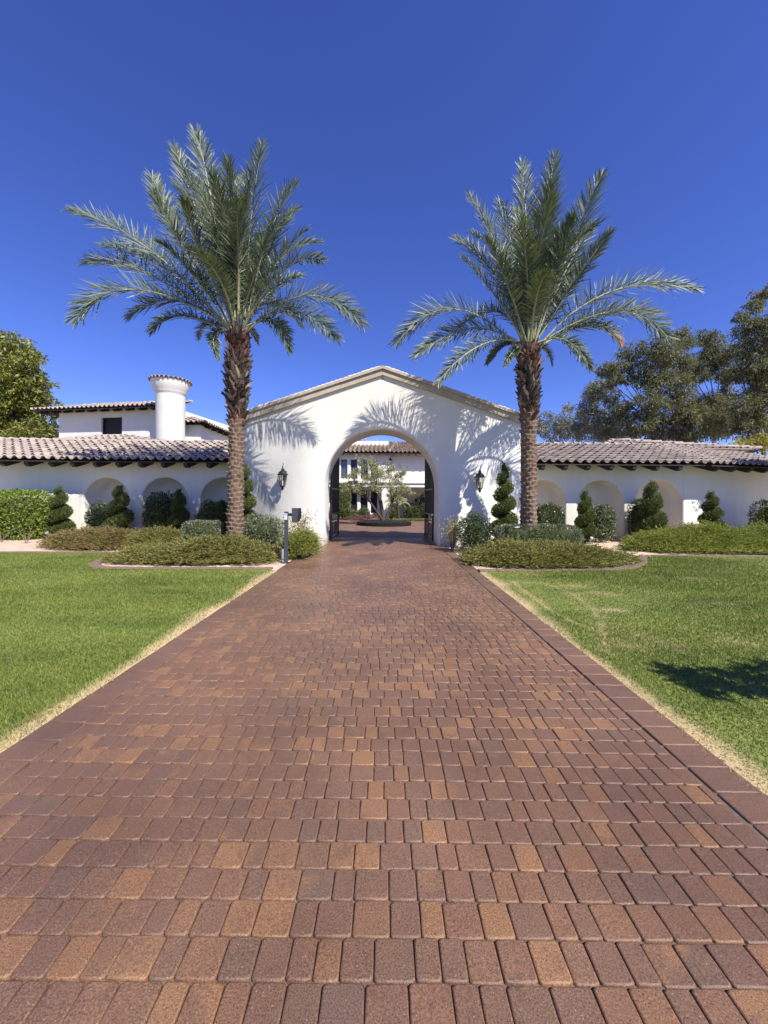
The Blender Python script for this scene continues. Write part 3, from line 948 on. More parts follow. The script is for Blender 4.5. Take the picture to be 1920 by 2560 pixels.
# ------------------------------------------------------------------ wings with arched niches
WY, WD = 15.8, .88
EAVE_Y, EAVE_Z, SL = 14.78, 3.02, .333
sv = Vector((0, 1, SL)).normalized()
EV = {-1: 14.93, 1: 14.78}
def wing(name, x0, x1, arches, label, bend, sgn):
    EAVE_Y = EV[sgn]
    root = empty(name, ((x0 + x1) / 2, WY, 0), label, 'building')
    b = MB()
    arch_wall(b, x0, x1, -.1, Top(lambda x: 3.2), arches, WY, rnd=.075, depth=WD)
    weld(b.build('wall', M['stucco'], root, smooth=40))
    # bent outer stretch
    (bx, by, ang, ln) = bend
    c, s = math.cos(ang), math.sin(ang)
    def T(x, y, z): return (bx + (x * c - (y - WY) * s * 1.0) * 1.0, by + x * s * 1.0 + (y - WY) * c, z)
    if sgn > 0:
        b = MB(); b.boxm(Matrix.Translation((bx + c * ln / 2 - s * .15, by + s * ln / 2 + c * .15, 1.55)) @ Matrix.Rotation(ang, 4, 'Z'), (ln, .30, 3.3))
    else:
        b = MB(); b.boxm(Matrix.Translation((bx - c * ln / 2 + s * .15 * -1, by - s * ln / 2 + c * .15, 1.55)) @ Matrix.Rotation(ang, 4, 'Z'), (ln, .30, 3.3))
    b.build('end_wall', M['stucco'], root)
    # soffit and fascia (straight part)
    b = MB()
    zz = lambda y: EAVE_Z - .03 + SL * (y - EAVE_Y)
    A = [(x0, EAVE_Y + .03, zz(EAVE_Y + .03)), (x1, EAVE_Y + .03, zz(EAVE_Y + .03)), (x1, 19.0, zz(19.0)), (x0, 19.0, zz(19.0))]
    lo = [(x, y, z - .035) for x, y, z in A]
    b.poly(A); b.poly(lo[::-1])
    for k in range(4): b.poly([A[(k + 1) % 4], A[k], lo[k], lo[(k + 1) % 4]])
    b.build('roof_deck', M['wood'], root)
    xs = np.arange(x0 + .35, x1 - .1, .885)
    rafters(root, xs, EAVE_Y + .08, WY - .002, EAVE_Z - .065, SL)
    return root
AL = [(-11.46, .93, 1.47), (-9.08, .93, 1.49), (-6.68, .93, 1.50)]
AR = [(6.45, .93, 1.50), (8.85, .93, 1.50), (11.24, .95, 1.50)]
lw = wing('garden_wing', -12.6, -4.95, AL, 'low white wing left of the gate with three arched niches and clay tile eaves', (-12.6, WY, math.radians(5), 6.0), -1)
rw = wing('garden_wing', 4.85, 12.3, AR, 'low white wing right of the gate with three arched niches and clay tile eaves', (12.3, WY, math.radians(14), 6.0), 1)
ncs = 9
roof_plane(lw, (-12.6, EV[-1], EAVE_Z), (1, 0, 0), sv, 7.9, ncs)
roof_plane(rw, (4.65, EAVE_Y, EAVE_Z), (1, 0, 0), sv, 7.7, ncs)
rz = EAVE_Z + sv.z * ncs * EX + .03; ry = EAVE_Y + sv.y * ncs * EX
# outer stretches
def bent(root, bx, ang, ln, sgn):
    EAVE_Y = EV[sgn]
    c, s = math.cos(ang), math.sin(ang)
    u = Vector((c, s, 0))
    nrm = Vector((-s, c, 0))
    sl = (nrm + Vector((0, 0, SL))).normalized()
    o = Vector((bx, WY, 0)) - nrm * (WY - EAVE_Y) + Vector((0, 0, EAVE_Z))
    if sgn < 0:
        o = o - u * ln
        roof_plane(root, o, u, sl, ln, ncs, clip=None)
    else:
        roof_plane(root, o, u, sl, ln, ncs, clip=None)
    top = sl * (ncs * EX)
    A = [o + u * 0 + Vector((0, 0, -.03)), o + u * ln + Vector((0, 0, -.03))]
    b = MB(); q = [A[0], A[1], A[1] + top, A[0] + top]; lo = [p - Vector((0, 0, .035)) for p in q]
    b.poly(q); b.poly(lo[::-1])
    for k in range(4): b.poly([q[(k + 1) % 4], q[k], lo[k], lo[(k + 1) % 4]])
    b.build('roof_deck', M['wood'], root)
    ridge_line(root, o + top + Vector((0, 0, .03)), o + top + u * ln + Vector((0, 0, .03)))
    for k in np.arange(.45, ln - .1, .885):
        def T(x, y, z): 
            return tuple(o + u * k + u * x + nrm * (y) + Vector((0, 0, z)))
        rafters(root, [0], .08, WY - EAVE_Y - .002, -.065, SL, T=T)
bent(lw, -12.6, math.radians(5), 5.4, -1)
bent(rw, 12.3, math.radians(14), 5.4, 1)
ridge_line(lw, (-12.6, ry + .15, rz), (-4.9, ry + .15, rz))
ridge_line(rw, (4.65, ry, rz), (12.3, ry, rz))
# back slopes close the roofs
for root, x0, x1 in ((lw, -18, -4.95), (rw, 4.85, 17.6)):
    b = MB(); q = [(x0, ry + .05, rz - .1), (x1, ry + .05, rz - .1), (x1, ry + 3.6, rz - 1.3), (x0, ry + 3.6, rz - 1.3)]
    lo = [(x, y, z - .05) for x, y, z in q]
    b.poly(q); b.poly(lo[::-1])
    for k in range(4): b.poly([q[(k + 1) % 4], q[k], lo[k], lo[(k + 1) % 4]])
    b.build('back_slope', M['tile_i'], root)
# low hip roofs that rise behind the ridges
def hip(root, xa, xb, xp, zp, yp):
    y0, z0 = ry + .55, rz - .12
    W = xb - xa
    def clip(uu, vv):
        h = vv / ((yp - y0) * 1.06)
        lo = (xp - xa) * h; hi = W - (xb - xp) * h
        return lo <= uu <= hi
    su = Vector((0, yp - y0, zp - z0)).normalized()
    roof_plane(root, (xa, y0, z0), (1, 0, 0), su, W, int(math.hypot(yp - y0, zp - z0) / EX) + 1, clip=clip, cap=360)
    ridge_line(root, (xa, y0, z0 + .07), (xp, yp, zp + .06)); ridge_line(root, (xb, y0, z0 + .07), (xp, yp, zp + .06))
    b = MB(); b.poly([(xa, y0, z0 - .02), (xb, y0, z0 - .02), (xp, yp, zp - .02)]); b.poly([(xb, y0, z0 - .02), (xb, y0 + 3, z0 - .6), (xp, yp, zp - .02)]); b.poly([(xa, y0 + 3, z0 - .6), (xa, y0, z0 - .02), (xp, yp, zp - .02)])
    b.build('hip_deck', M['wood'], root)
hip(lw, -18.2, -10.2, -14.4, 4.86, 20.6)
hip(rw, 10.4, 18.5, 12.2, 4.80, 20.6)

# ------------------------------------------------------------------ wall lanterns
def lantern(x, y, z, s, label, group, facing=Vector((0, -1, 0)), cat='lantern'):
    root = empty('wall_lantern', (x, y, z), label, cat, group)
    f = facing
    def P(d, h, o=0): return Vector((x, y, z)) + f * (d * s) + Vector((f.y, -f.x, 0)) * (o * s) + Vector((0, 0, h * s))
    R = Matrix((Vector((-f.y, f.x, 0)), -f, Vector((0, 0, 1)))).transposed().to_4x4()
    b = MB(); b.boxm(Matrix.Translation(P(.015, .06)) @ R, (.12 * s, .03 * s, .34 * s), 0, .012 * s); b.build('backplate', M['black'], root)
    b = MB(); b.tube([P(.02, .12), P(.06, .22), P(.16, .285), P(.26, .27), P(.30, .20)], [.018 * s, .018 * s, .017 * s, .016 * s, .015 * s], 6); b.build('bracket', M['black'], root)
    b = MB(); b.tube([P(.02, -.03), P(.07, -.14), P(.16, -.22), P(.24, -.30)], .011 * s, 5); b.build('bracket', M['black'], root)
    c = P(.30, 0)
    b = MB(); b.lathe(c, [(.012 * s, .40 * s), (.02 * s, .36 * s), (.012 * s, .33 * s), (.035 * s, .30 * s), (.055 * s, .26 * s), (.05 * s, .23 * s), (.09 * s, .205 * s), (.145 * s, .15 * s), (.165 * s, .10 * s), (.195 * s, .085 * s), (.195 * s, .068 * s), (.15 * s, .06 * s)], 12); b.build('roof_cap', M['black'], root, smooth=50)
    b = MB(); b.tube([c + Vector((0, 0, .38 * s)), c + Vector((.012 * s, 0, .43 * s)), c + Vector((.03 * s, 0, .46 * s)), c + Vector((.012 * s, 0, .485 * s)), c + Vector((-.012 * s, 0, .47 * s))], .009 * s, 5); b.build('finial', M['black'], root)
    b = MB(); b.lathe(c, [(.145 * s, .06 * s), (.085 * s, -.30 * s)], 6, cap=False); b.build('glass', M['lamp_glass'], root)
    b = MB(); b.lathe(c, [(.022 * s, -.29 * s), (.022 * s, -.10 * s), (.018 * s, -.09 * s)], 8); b.build('candle_tube', M['white_paint'], root)
    for k in range(6):
        a = k * math.pi / 3
        b = MB(); b.tube([c + Vector((.147 * s * math.cos(a), .147 * s * math.sin(a), .065 * s)), c + Vector((.087 * s * math.cos(a), .087 * s * math.sin(a), -.30 * s))], .010 * s, 4); b.build('cage_bar', M['black'], root)
    b = MB(); b.lathe(c, [(.09 * s, -.295 * s), (.10 * s, -.31 * s), (.075 * s, -.335 * s), (.04 * s, -.36 * s), (.05 * s, -.40 * s), (.02 * s, -.44 * s), (.008 * s, -.47 * s)], 12); b.build('base_cap', M['black'], root, smooth=50)
m, nt, ns, ls, bs = new_mat('lamp_glass')
tr = ns.new('ShaderNodeBsdfTransparent'); tr.inputs[0].default_value = (.93, .92, .88, 1)
gl = ns.new('ShaderNodeBsdfGlossy'); gl.inputs['Roughness'].default_value = .05
ms = ns.new('ShaderNodeMixShader'); ms.inputs[0].default_value = .14
ls.new(tr.outputs[0], ms.inputs[1]); ls.new(gl.outputs[0], ms.inputs[2]); ls.new(ms.outputs[0], ns['Material Output'].inputs['Surface'])
M['lamp_glass'] = m
p = at(706.5, 1194, 12.9); lantern(p.x, GY, p.z + .02, .98, 'black carriage lantern on the sunlit wall between the left palm and the arch', 'black carriage lanterns')
p = at(1200, 1200, 12.9); lantern(p.x, GY, p.z + .02, .98, 'black carriage lantern on the shaded wall between the arch and the right palm', 'black carriage lanterns')
# ------------------------------------------------------------------ date palms
def frond_mesh(P0, P1, P2, out, nl=120, dead=0.0, ll=.62, wscale=1.0, t0=.17, seed=0):
    """A pinnate frond on the quadratic curve P0-P1-P2: a tapering rachis with leaflets in a V along both sides."""
    r = np.random.default_rng(seed)
    P0, P1, P2 = map(np.array, (P0, P1, P2))
    C = lambda t: ((1 - t) ** 2)[:, None] * P0 + (2 * t * (1 - t))[:, None] * P1 + (t ** 2)[:, None] * P2
    dC = lambda t: unit((2 * (1 - t))[:, None] * (P1 - P0) + (2 * t)[:, None] * (P2 - P1))
    ln = np.linalg.norm(P1 - P0) + np.linalg.norm(P2 - P1)
    # rachis
    ts = np.linspace(0, 1, 13); c = C(ts); d = dC(ts)
    upv = np.array([0, 0, 1.0]) * .75 - np.array(out) * .65
    tw = r.uniform(.5, 1.5)
    def frame(d, t):          # the rachis twists towards its tip
        u = upv[None, :] + np.array([0, -1.0, 0])[None, :] * (tw * (.35 + t))[:, None]
        n_ = unit(u - d * (d * u).sum(1)[:, None])
        return n_, np.cross(d, n_)
    n_, s_ = frame(d, ts)
    rad = .030 * (1 - ts) ** .8 + .004
    k = 6; A = np.arange(k) * 2 * np.pi / k
    V0 = (c[:, None, :] + (np.cos(A)[None, :, None] * s_[:, None, :] * 1.25 + np.sin(A)[None, :, None] * n_[:, None, :] * .8) * rad[:, None, None]).reshape(-1, 3)
    idx = np.arange(13 * k).reshape(13, k)
    F0 = np.stack([idx[:-1], np.roll(idx[:-1], -1, 1), np.roll(idx[1:], -1, 1), idx[1:]], -1).reshape(-1, 4)
    parts = [(V0, F0)]; mi = [np.zeros(len(F0), int)]
    for sgn in (-1, 1):
        t = t0 + (1 - t0) * np.linspace(0, 1, nl) ** .95 + r.normal(size=nl) * .003
        t = np.clip(t, 0, .997)
        q = (t - t0) / (1 - t0)
        c = C(t); d = dC(t)
        n_, s_ = frame(d, t); s_ = s_ * sgn
        L = ll * np.clip(np.interp(q, [0, .06, .22, .6, .88, 1], [.25, .55, .95, 1.0, .68, .42]), .1, 1) * r.uniform(.85, 1.12, nl) * min(1.25, ln / 4.2)
        fa = np.radians(np.interp(q, [0, .3, 1], [68, 56, 24]) + r.normal(size=nl) * 7)
        va = np.radians(np.where(np.arange(nl) % 3 == 0, 48, np.where(np.arange(nl) % 3 == 1, 20, 2)) + r.normal(size=nl) * 9)
        D = d * np.cos(fa)[:, None] + (s_ * np.cos(va)[:, None] + n_ * np.sin(va)[:, None]) * np.sin(fa)[:, None]
        D[:, 2] -= .05
        D = unit(D)
        W = .027 * wscale * r.uniform(.8, 1.2, nl)
        droop = np.array([0, 0, -1.0])
        U = unit(np.cross(D, n_ + .35 * r.normal(size=(nl, 3))))
        m = c + D * (L * .38)[:, None]
        e = c + D * (L * .74)[:, None] + droop * (L * .02)[:, None]
        tip = c + D * L[:, None] + droop * (L * r.uniform(.02, .09, nl))[:, None]
        V = np.stack([c - U * (W * .28)[:, None], c + U * (W * .28)[:, None], m + U * (W * .5)[:, None], e + U * (W * .36)[:, None], tip, e - U * (W * .36)[:, None], m - U * (W * .5)[:, None]], 1).reshape(-1, 3)
        b = np.arange(nl) * 7
        Fq = np.concatenate([np.stack([b, b + 1, b + 2, b + 6], 1), np.stack([b + 6, b + 2, b + 3, b + 5], 1), np.stack([b + 5, b + 3, b + 4, b + 4], 1)])
        parts.append((V, Fq))
        dd = (q > 1 - dead) if dead > 0 else np.zeros(nl, bool)
        mi.append(np.tile(np.where(dd, 2, 1), 3))
    # split into quads and tris
    V, Fc = cat_vf(parts)
    return V, Fc, np.concatenate(mi)

def poly_mesh(name, V, Fc, mats, off, mi):
    V = np.asarray(V, np.float32) - np.asarray(off, np.float32)
    tri = Fc[:, 2] == Fc[:, 3]
    order = np.concatenate([np.nonzero(~tri)[0], np.nonzero(tri)[0]])
    Q, T = Fc[~tri], Fc[tri][:, :3]
    loops = np.concatenate([Q.ravel(), T.ravel()]).astype(np.int32)
    tot = np.concatenate([np.full(len(Q), 4), np.full(len(T), 3)]).astype(np.int32)
    st = np.concatenate([[0], np.cumsum(tot)[:-1]]).astype(np.int32)
    me = bpy.data.meshes.new(name)
    me.vertices.add(len(V)); me.vertices.foreach_set('co', V.ravel())
    me.loops.add(len(loops)); me.loops.foreach_set('vertex_index', loops)
    me.polygons.add(len(tot)); me.polygons.foreach_set('loop_start', st); me.polygons.foreach_set('loop_total', tot)
    for m in mats: me.materials.append(m)
    me.polygons.foreach_set('material_index', mi[order].astype(np.int32))
    me.update(calc_edges=True)
    return me

def boot_proto():
    b = MB()
    W, L = .078, .27
    rows = []
    for t, w, h, th in ((0, 1.0, 0, .05), (.35, .82, .035, .045), (.75, .58, .055, .03), (1, .36, .085, .018)):
        x = W * w; y = t * L
        rows.append([(-x, h - .018, y), (0, h + th * .55, y), (x, h - .018, y), (0, h - th, y)])
    b.grid(rows, close_u=True, flip=True); b.poly(rows[-1])
    return b
BOOT = [boot_proto().mesh('leaf_base', M[k]) for k in ('boot', 'boot_old')]

def palm(label, px_base, px_top, zt, zb, Y, rads, fr, extra, seed):
    r = random.Random(seed)
    x0, x1 = (px_base - CX) / F * Y, (px_top - CX) / F * Y
    root = empty('date_palm', (x0, Y, 0), label, 'palm tree', 'date palms flanking the driveway')
    ax = lambda z: np.array([x0 + (x1 - x0) * z / zt, Y, z])
    R = lambda z: float(np.interp(z, [a for a, _ in rads], [q for _, q in rads]))
    # scarred lower trunk
    nz, nu = 230, 72
    pit, nn = .122, 8
    zz = np.linspace(-.1, zb + .15, nz); th = np.arange(nu) / nu * 2 * np.pi
    jz = np.random.default_rng(seed)
    amp = jz.uniform(.45, 1.3, (200, nn)); off = jz.uniform(-.35, .35, (200, nn))
    V = np.zeros((nz, nu, 3))
    for i, z in enumerate(zz):
        row0 = (z + .2) / pit
        for j, a in enumerate(th):
            row = int(row0 + .22 * math.sin(2 * a + z * 3)); 
            u = a / (2 * np.pi) * nn + (row % 2) * .5
            k = int(u) % nn; fu = u - int(u)
            fv = min(1, max(0, row0 + .22 * math.sin(2 * a + z * 3) - row + off[row % 200, k] * .5))
            led = amp[row % 200, k] * (fv ** 1.3) * (1 - abs(2 * fu - 1) ** 2.6)
            rr = R(z) * .83 - .028 + .062 * led
            c = ax(z)
            V[i, j] = c + np.array([math.cos(a) * rr, math.sin(a) * rr, .02 * led])
    idx = np.arange(nz * nu).reshape(nz, nu)
    Fq = np.stack([idx[:-1], np.roll(idx[:-1], -1, 1), np.roll(idx[1:], -1, 1), idx[1:]], -1).reshape(-1, 4)
    L = np.array(wloc(root))
    link('trunk', np_mesh('trunk', V.reshape(-1, 3), Fq, M['scar'], L), root)
    # fibrous upper trunk under the leaf bases
    b = MB(); zs = np.linspace(zb, zt + .12, 14)
    b.grid([[tuple(ax(z) + np.array([math.cos(a), math.sin(a), 0]) * (R(z) * .90 - .105) * (1 if z < zt else .6)) for a in np.linspace(0, 2 * np.pi, 25)[:-1]] for z in zs], close_u=True)
    b.poly([tuple(ax(zs[-1]) + np.array([math.cos(a), math.sin(a), 0]) * (R(zt) * .90 - .105) * .6) for a in np.linspace(0, 2 * np.pi, 25)[:-1]])
    b.build('upper_trunk', M['fibre'], root)
    n = 300
    for i in range(n):
        f = i / n
        z = zb - .12 + (zt + .05 - zb) * f
        a = i * 2.39996 + r.uniform(-.2, .2)
        c = ax(z); rr = R(z) * .90 - .105
        tilt = r.uniform(.02, .42) + (.25 if r.random() < .12 else 0)
        old = .14 < f + r.uniform(-.05, .05) < .68
        ob = bpy.data.objects.new('leaf_base', BOOT[1 if old else 0])
        M4 = Matrix.Translation(Vector(c) + Vector((math.cos(a), math.sin(a), 0)) * rr - root.location) @ Matrix.Rotation(a - math.pi / 2, 4, 'Z') @ Matrix.Rotation(-tilt, 4, 'X') @ Matrix.Rotation(r.uniform(-.45, .45), 4, 'Y')
        s = r.uniform(.6, 1.3)
        ob.matrix_world = M4 @ Matrix.Diagonal((s, 1.1, s * r.uniform(.7, 1.15), 1))
        ob.parent = root
        COL.objects.link(ob)
    top = Vector(ax(zt))
    def add(Pm, P2, dead=0.0, nl=120, ll=.62, curl=None):
        P2 = Vector(P2); Pm = Vector(Pm)
        h = Vector((P2.x - top.x, P2.y - top.y, 0))
        out = h.normalized() if h.length > .05 else Vector((0, -1, 0))
        P0 = top + out * .17 + Vector((0, 0, r.uniform(-.15, .12)))
        P1 = 2 * Pm - .5 * (P0 + P2)
        P2 = P0.lerp(P2, .96); P1 = P0.lerp(P1, .98)
        V, Fc, mi = frond_mesh(P0, P1, P2, tuple(out), nl=nl, dead=dead, ll=ll, seed=r.randrange(10 ** 6))
        link('frond', poly_mesh('frond', V, Fc, [M['rachis'], M['frond'], M['frond_dead']], tuple(root.location), mi), root)
    for (tx, ty, mx, my, dy, *opt) in fr:
        P2 = at(tx, ty, Y + dy); Pm = at(mx, my, Y + dy * .42)
        add(Pm, P2, *(opt or []))
    for az, el, ln, bend in extra:
        a = math.radians(az); e = math.radians(el)
        d = Vector((math.sin(a) * math.cos(e), math.cos(a) * math.cos(e), math.sin(e)))
        hor = Vector((math.sin(a), math.cos(a), 0))
        P2 = top + d * ln
        Pm = top + d * ln * .5 + (Vector((0, 0, 1)) * math.cos(e) - hor * math.sin(e)) * bend * ln
        add(Pm, P2)

def c4(x, y): return (140 + x / 2.023, 280 + y / 2.023)
def c5(x, y): return (940 + x / 1.975, 340 + y / 1.975)
LF = [  # tip x, tip y, mid x, mid y in crop pixels, depth at the tip
    (45, 475, 470, 690, .3), (120, 745, 450, 810, .9), (58, 1045, 400, 895, -.7), (215, 660, 520, 770, 1.3), (350, 1030, 610, 950, 1.2), (465, 1105, 640, 1030, .2),
    (720, 1145, 770, 1075, 1.6), (815, 1255, 800, 1130, -.6), (505, 640, 680, 810, -1.6), (470, 300, 640, 640, .6), (480, 390, 660, 720, -1.0), (590, 150, 730, 560, .9),
    (705, 65, 800, 520, .2), (870, 215, 885, 640, -.7), (1045, 130, 985, 560, .5), (1220, 330, 1070, 640, .5), (1205, 490, 1050, 760, 1.3), (1280, 575, 1090, 790, -.9),
    (1365, 735, 1150, 800, -1.3), (1255, 815, 1090, 900, 1.7), (1575, 1070, 1280, 925, .2), (1450, 1150, 1190, 1005, -.8), (1195, 1215, 1110, 1065, -.3), (1030, 1175, 985, 1100, 1.2),
    (1340, 640, 1120, 760, .8), (770, 330, 830, 660, 1.2), (930, 300, 915, 640, 1.4), (960, 420, 930, 700, -1.5), (640, 430, 740, 740, -1.7), (1110, 560, 1010, 800, -1.9)]
RF = [
    (80, 1012, 380, 850, .5), (172, 1085, 460, 950, -.5), (285, 1225, 510, 1035, -1.0), (540, 1125, 630, 1030, 1.0), (630, 1140, 680, 1060, -.8), (378, 485, 590, 690, .9),
    (412, 580, 590, 790, -1.2), (455, 272, 630, 630, .0), (605, 305, 690, 640, 1.1), (722, 105, 745, 560, .6), (885, 65, 820, 540, .2), (1125, 165, 950, 570, .0),
    (1072, 408, 930, 680, 1.3), (1168, 455, 980, 720, -.7), (1615, 742, 1160, 765, .2), (1465, 985, 1170, 865, -.9), (1400, 865, 1150, 880, 1.3), (1218, 1012, 1050, 935, .7, .18),
    (1072, 1155, 945, 1010, -.6), (872, 1130, 830, 1050, 1.2), (860, 305, 810, 640, -.6), (690, 330, 720, 660, 1.5), (980, 360, 880, 660, -1.4), (540, 480, 650, 740, -1.7), (1000, 560, 900, 800, 1.8)]
LF = [(*c4(a, b), *c4(c, d), *o) for a, b, c, d, *o in LF]
RF = [(*c5(a, b), *c5(c, d), *o) for a, b, c, d, *o in RF]
# fronds towards and away from the camera: azimuth, elevation, length, arch
EXL = [(180, 62, 3.6, .16), (200, 50, 3.4, .2), (160, 40, 3.2, .24), (170, 74, 4.2, .1), (0, 45, 4.0, .18), (20, 25, 3.8, .2), (-25, 30, 3.8, .2), (10, 65, 4.4, .12), (150, 60, 3.8, .14), (215, 66, 4.0, .12), (70, 68, 4.4, .1), (-80, 66, 4.3, .1), (185, 20, 2.6, .2)]
EXR = [(182, 60, 3.5, .16), (205, 48, 3.2, .22), (155, 44, 3.2, .24), (0, 48, 3.9, .18), (25, 28, 3.6, .2), (-30, 30, 3.6, .2), (15, 68, 4.2, .1), (170, 74, 4.1, .1), (80, 70, 4.2, .1), (-75, 66, 4.0, .12), (190, 20, 2.5, .2)]
palm('date palm left of the arch, with a dark bulge of leaf bases midway up', 588, 592, 6.37, 3.7, 11.0, [(-.2, .37), (.1, .345), (.5, .29), (2, .265), (3.6, .255), (3.9, .285), (4.3, .34), (4.9, .37), (5.4, .41), (5.7, .35), (6.2, .345), (6.7, .36)], LF, EXL, 3)
palm('tall date palm right of the arch with a straight evenly shaggy upper trunk', 1323, 1319, 5.98, 3.92, 11.0, [(-.2, .36), (.1, .33), (.5, .285), (2, .265), (3.8, .27), (4.1, .31), (4.6, .345), (5.2, .35), (6.3, .355)], RF, EXR, 5)

# ------------------------------------------------------------------ shrubs, hedges, topiary
def shape_points(n, a, b, c, p, seed, lump=.06, low=-.9):
    r = np.random.default_rng(seed)
    d = unit(r.normal(size=(n, 3)) * np.array([a, b, c]))
    d = d[d[:, 2] > low]
    rad = (np.abs(d[:, 0] / a) ** p + np.abs(d[:, 1] / b) ** p + np.abs(d[:, 2] / c) ** p) ** (-1 / p)
    N = [np.sin(d @ r.normal(size=3) * k + r.uniform(0, 6)) for k in (3, 5, 8, 13)]
    rad = rad * (1 + lump * (N[0] + N[1] * .8 + N[2] * .6 + N[3] * .4))
    return d * rad[:, None], d

def bush(name, label, cat, x, y, sx, sy, h, leaf, mat, p=2.6, n=5000, lump=.05, seed=1, group=None, fuzz=.16, stems=True, core=.80, z0=0.0, up=.3, wr=.45):
    r = np.random.default_rng(seed)
    root = empty(name, (x, y, 0), label, cat, group)
    c = h / 2
    P, d = shape_points(n, sx, sy, c, p, seed, lump)
    P = P * (1 - fuzz * r.random(len(P)) ** 1.5 + .05 * r.random(len(P)))[:, None]
    nrm = unit(P / np.array([sx, sy, c]) ** 2)
    D = unit(nrm * .7 + rand_dir(len(P)) * .85 + np.array([0, 0, up]))
    V, Fq = blades(P + np.array([x, y, c + z0]), D, leaf * r.uniform(.7, 1.3, len(P)), leaf * wr * r.uniform(.8, 1.2, len(P)), mid=.5)
    V[:, 2] = np.maximum(V[:, 2], .01)
    link('foliage', np_mesh('foliage', V, Fq, mat, tuple(root.location)), root)
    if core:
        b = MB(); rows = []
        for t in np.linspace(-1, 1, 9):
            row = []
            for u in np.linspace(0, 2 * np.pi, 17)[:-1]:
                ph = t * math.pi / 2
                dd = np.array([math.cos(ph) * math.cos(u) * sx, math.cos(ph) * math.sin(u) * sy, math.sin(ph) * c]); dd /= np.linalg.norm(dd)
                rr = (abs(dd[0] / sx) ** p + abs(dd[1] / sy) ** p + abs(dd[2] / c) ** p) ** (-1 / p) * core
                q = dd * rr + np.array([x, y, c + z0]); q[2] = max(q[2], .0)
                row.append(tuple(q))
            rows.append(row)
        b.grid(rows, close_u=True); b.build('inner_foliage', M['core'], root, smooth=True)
    if stems:
        b = MB()
        for k in range(4):
            a = k * 1.7 + seed
            b.tube([(x + .02 * math.cos(a), y + .02 * math.sin(a), -.05), (x + sx * .2 * math.cos(a), y + sy * .2 * math.sin(a), h * .3), (x + sx * .45 * math.cos(a), y + sy * .45 * math.sin(a), h * .55)], [.025, .018, .008], 5)
        b.build('stem', M['bark_dark'], root)
    return root

def spiral(label, x, y, h, R, seed, turns=3.6, n=15000, ph=0.0, cut=.30, flat=.9):
    r = np.random.default_rng(seed)
    root = empty('spiral_topiary', (x, y, 0), label, 'topiary', 'spiral clipped junipers along the walls')
    def surf(z, th):
        # a cone whose surface is cut by a helical groove
        t = z / h
        cone = R * np.interp(t, [0, .08, .5, .85, 1], [.80, .98, .74, .40, .10])
        ph_ = (t ** 1.12 * turns - th / (2 * np.pi) + ph) % 1.0
        s = np.clip(np.sin(np.pi * np.clip((ph_ - .20) / .78, 0, 1)), 0, 1) ** .34
        return cone * (cut + (1 - cut) * s), s
    t = 1 - np.sqrt(r.random(n) * .98); z = h * np.clip(t, 0.005, .985); th = r.uniform(0, 2 * np.pi, n)
    rad, s = surf(z, th)
    k = (s > .30) | (r.random(n) < .25); z, th, rad, s = z[k], th[k], rad[k], s[k]; n = len(z)
    rad = rad * (1 + .05 * np.sin(th * 5 + z * 9 + seed) + .04 * np.sin(th * 9 - z * 17))
    rad = rad * (1 - .22 * r.random(n) ** 1.6) * (1 + .07 * np.sin(th * 14 + z * 31 + seed))
    P = np.stack([np.cos(th) * rad, np.sin(th) * rad, z], 1)
    out = np.stack([np.cos(th), np.sin(th), 0 * th], 1)
    D = unit(out * .8 + np.array([0, 0, .55]) + rand_dir(n) * .65)
    V, Fq = blades(P + np.array([x, y, .03]), D, r.uniform(.04, .085, n), r.uniform(.016, .028, n), mid=.5)
    link('foliage', np_mesh('foliage', V, Fq, M['topiary'], tuple(root.location)), root)
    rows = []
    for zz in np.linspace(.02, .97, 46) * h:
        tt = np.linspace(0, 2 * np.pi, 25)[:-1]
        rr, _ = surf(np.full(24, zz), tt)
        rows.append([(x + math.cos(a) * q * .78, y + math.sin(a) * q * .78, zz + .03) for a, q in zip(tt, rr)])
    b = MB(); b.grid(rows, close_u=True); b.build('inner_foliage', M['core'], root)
    b = MB(); b.tube([(x, y, -.05), (x, y, h * .9)], [.045, .015], 6); b.build('trunk', M['bark_dark'], root)

def X(px, Y, py=1300): return at(px, py, Y).x
spiral('dark spiral topiary at the far left of the wing, beside the bright green boxed shrub', X(149, 15.0), 15.0, 2.02, .50, 1, 3.4, ph=.1)
spiral('dark spiral topiary in front of the leftmost arched niche', X(299, 14.9), 14.9, 2.08, .55, 2, 3.0, ph=.6)
spiral('dark spiral topiary crowding the middle niche of the left wing', X(448, 14.8), 14.8, 1.95, .42, 3, 3.2, ph=.3)
spiral('spiral topiary half hidden behind the left palm trunk', X(610, 12.45), 12.45, 2.78, .50, 4, 5.0, ph=.2)
spiral('tall tightly coiled spiral topiary beside the right carriage lantern', X(1260, 12.4), 12.4, 2.84, .49, 5, 5.2, ph=.05)
spiral('slim spiral topiary between the gravel path and the second niche right of the gate', X(1463, 14.4), 14.4, 1.98, .40, 6, 3.6, ph=.8)
spiral('broad spiral topiary before the outermost right niche, behind the low juniper', X(1629, 14.5), 14.5, 2.38, .55, 7, 3.2, ph=.45, cut=.56)
spiral('thin gappy spiral topiary against the plain wall at far right', X(1778, 14.5), 14.5, 1.98, .47, 8, 4.0, ph=.3, cut=.32)

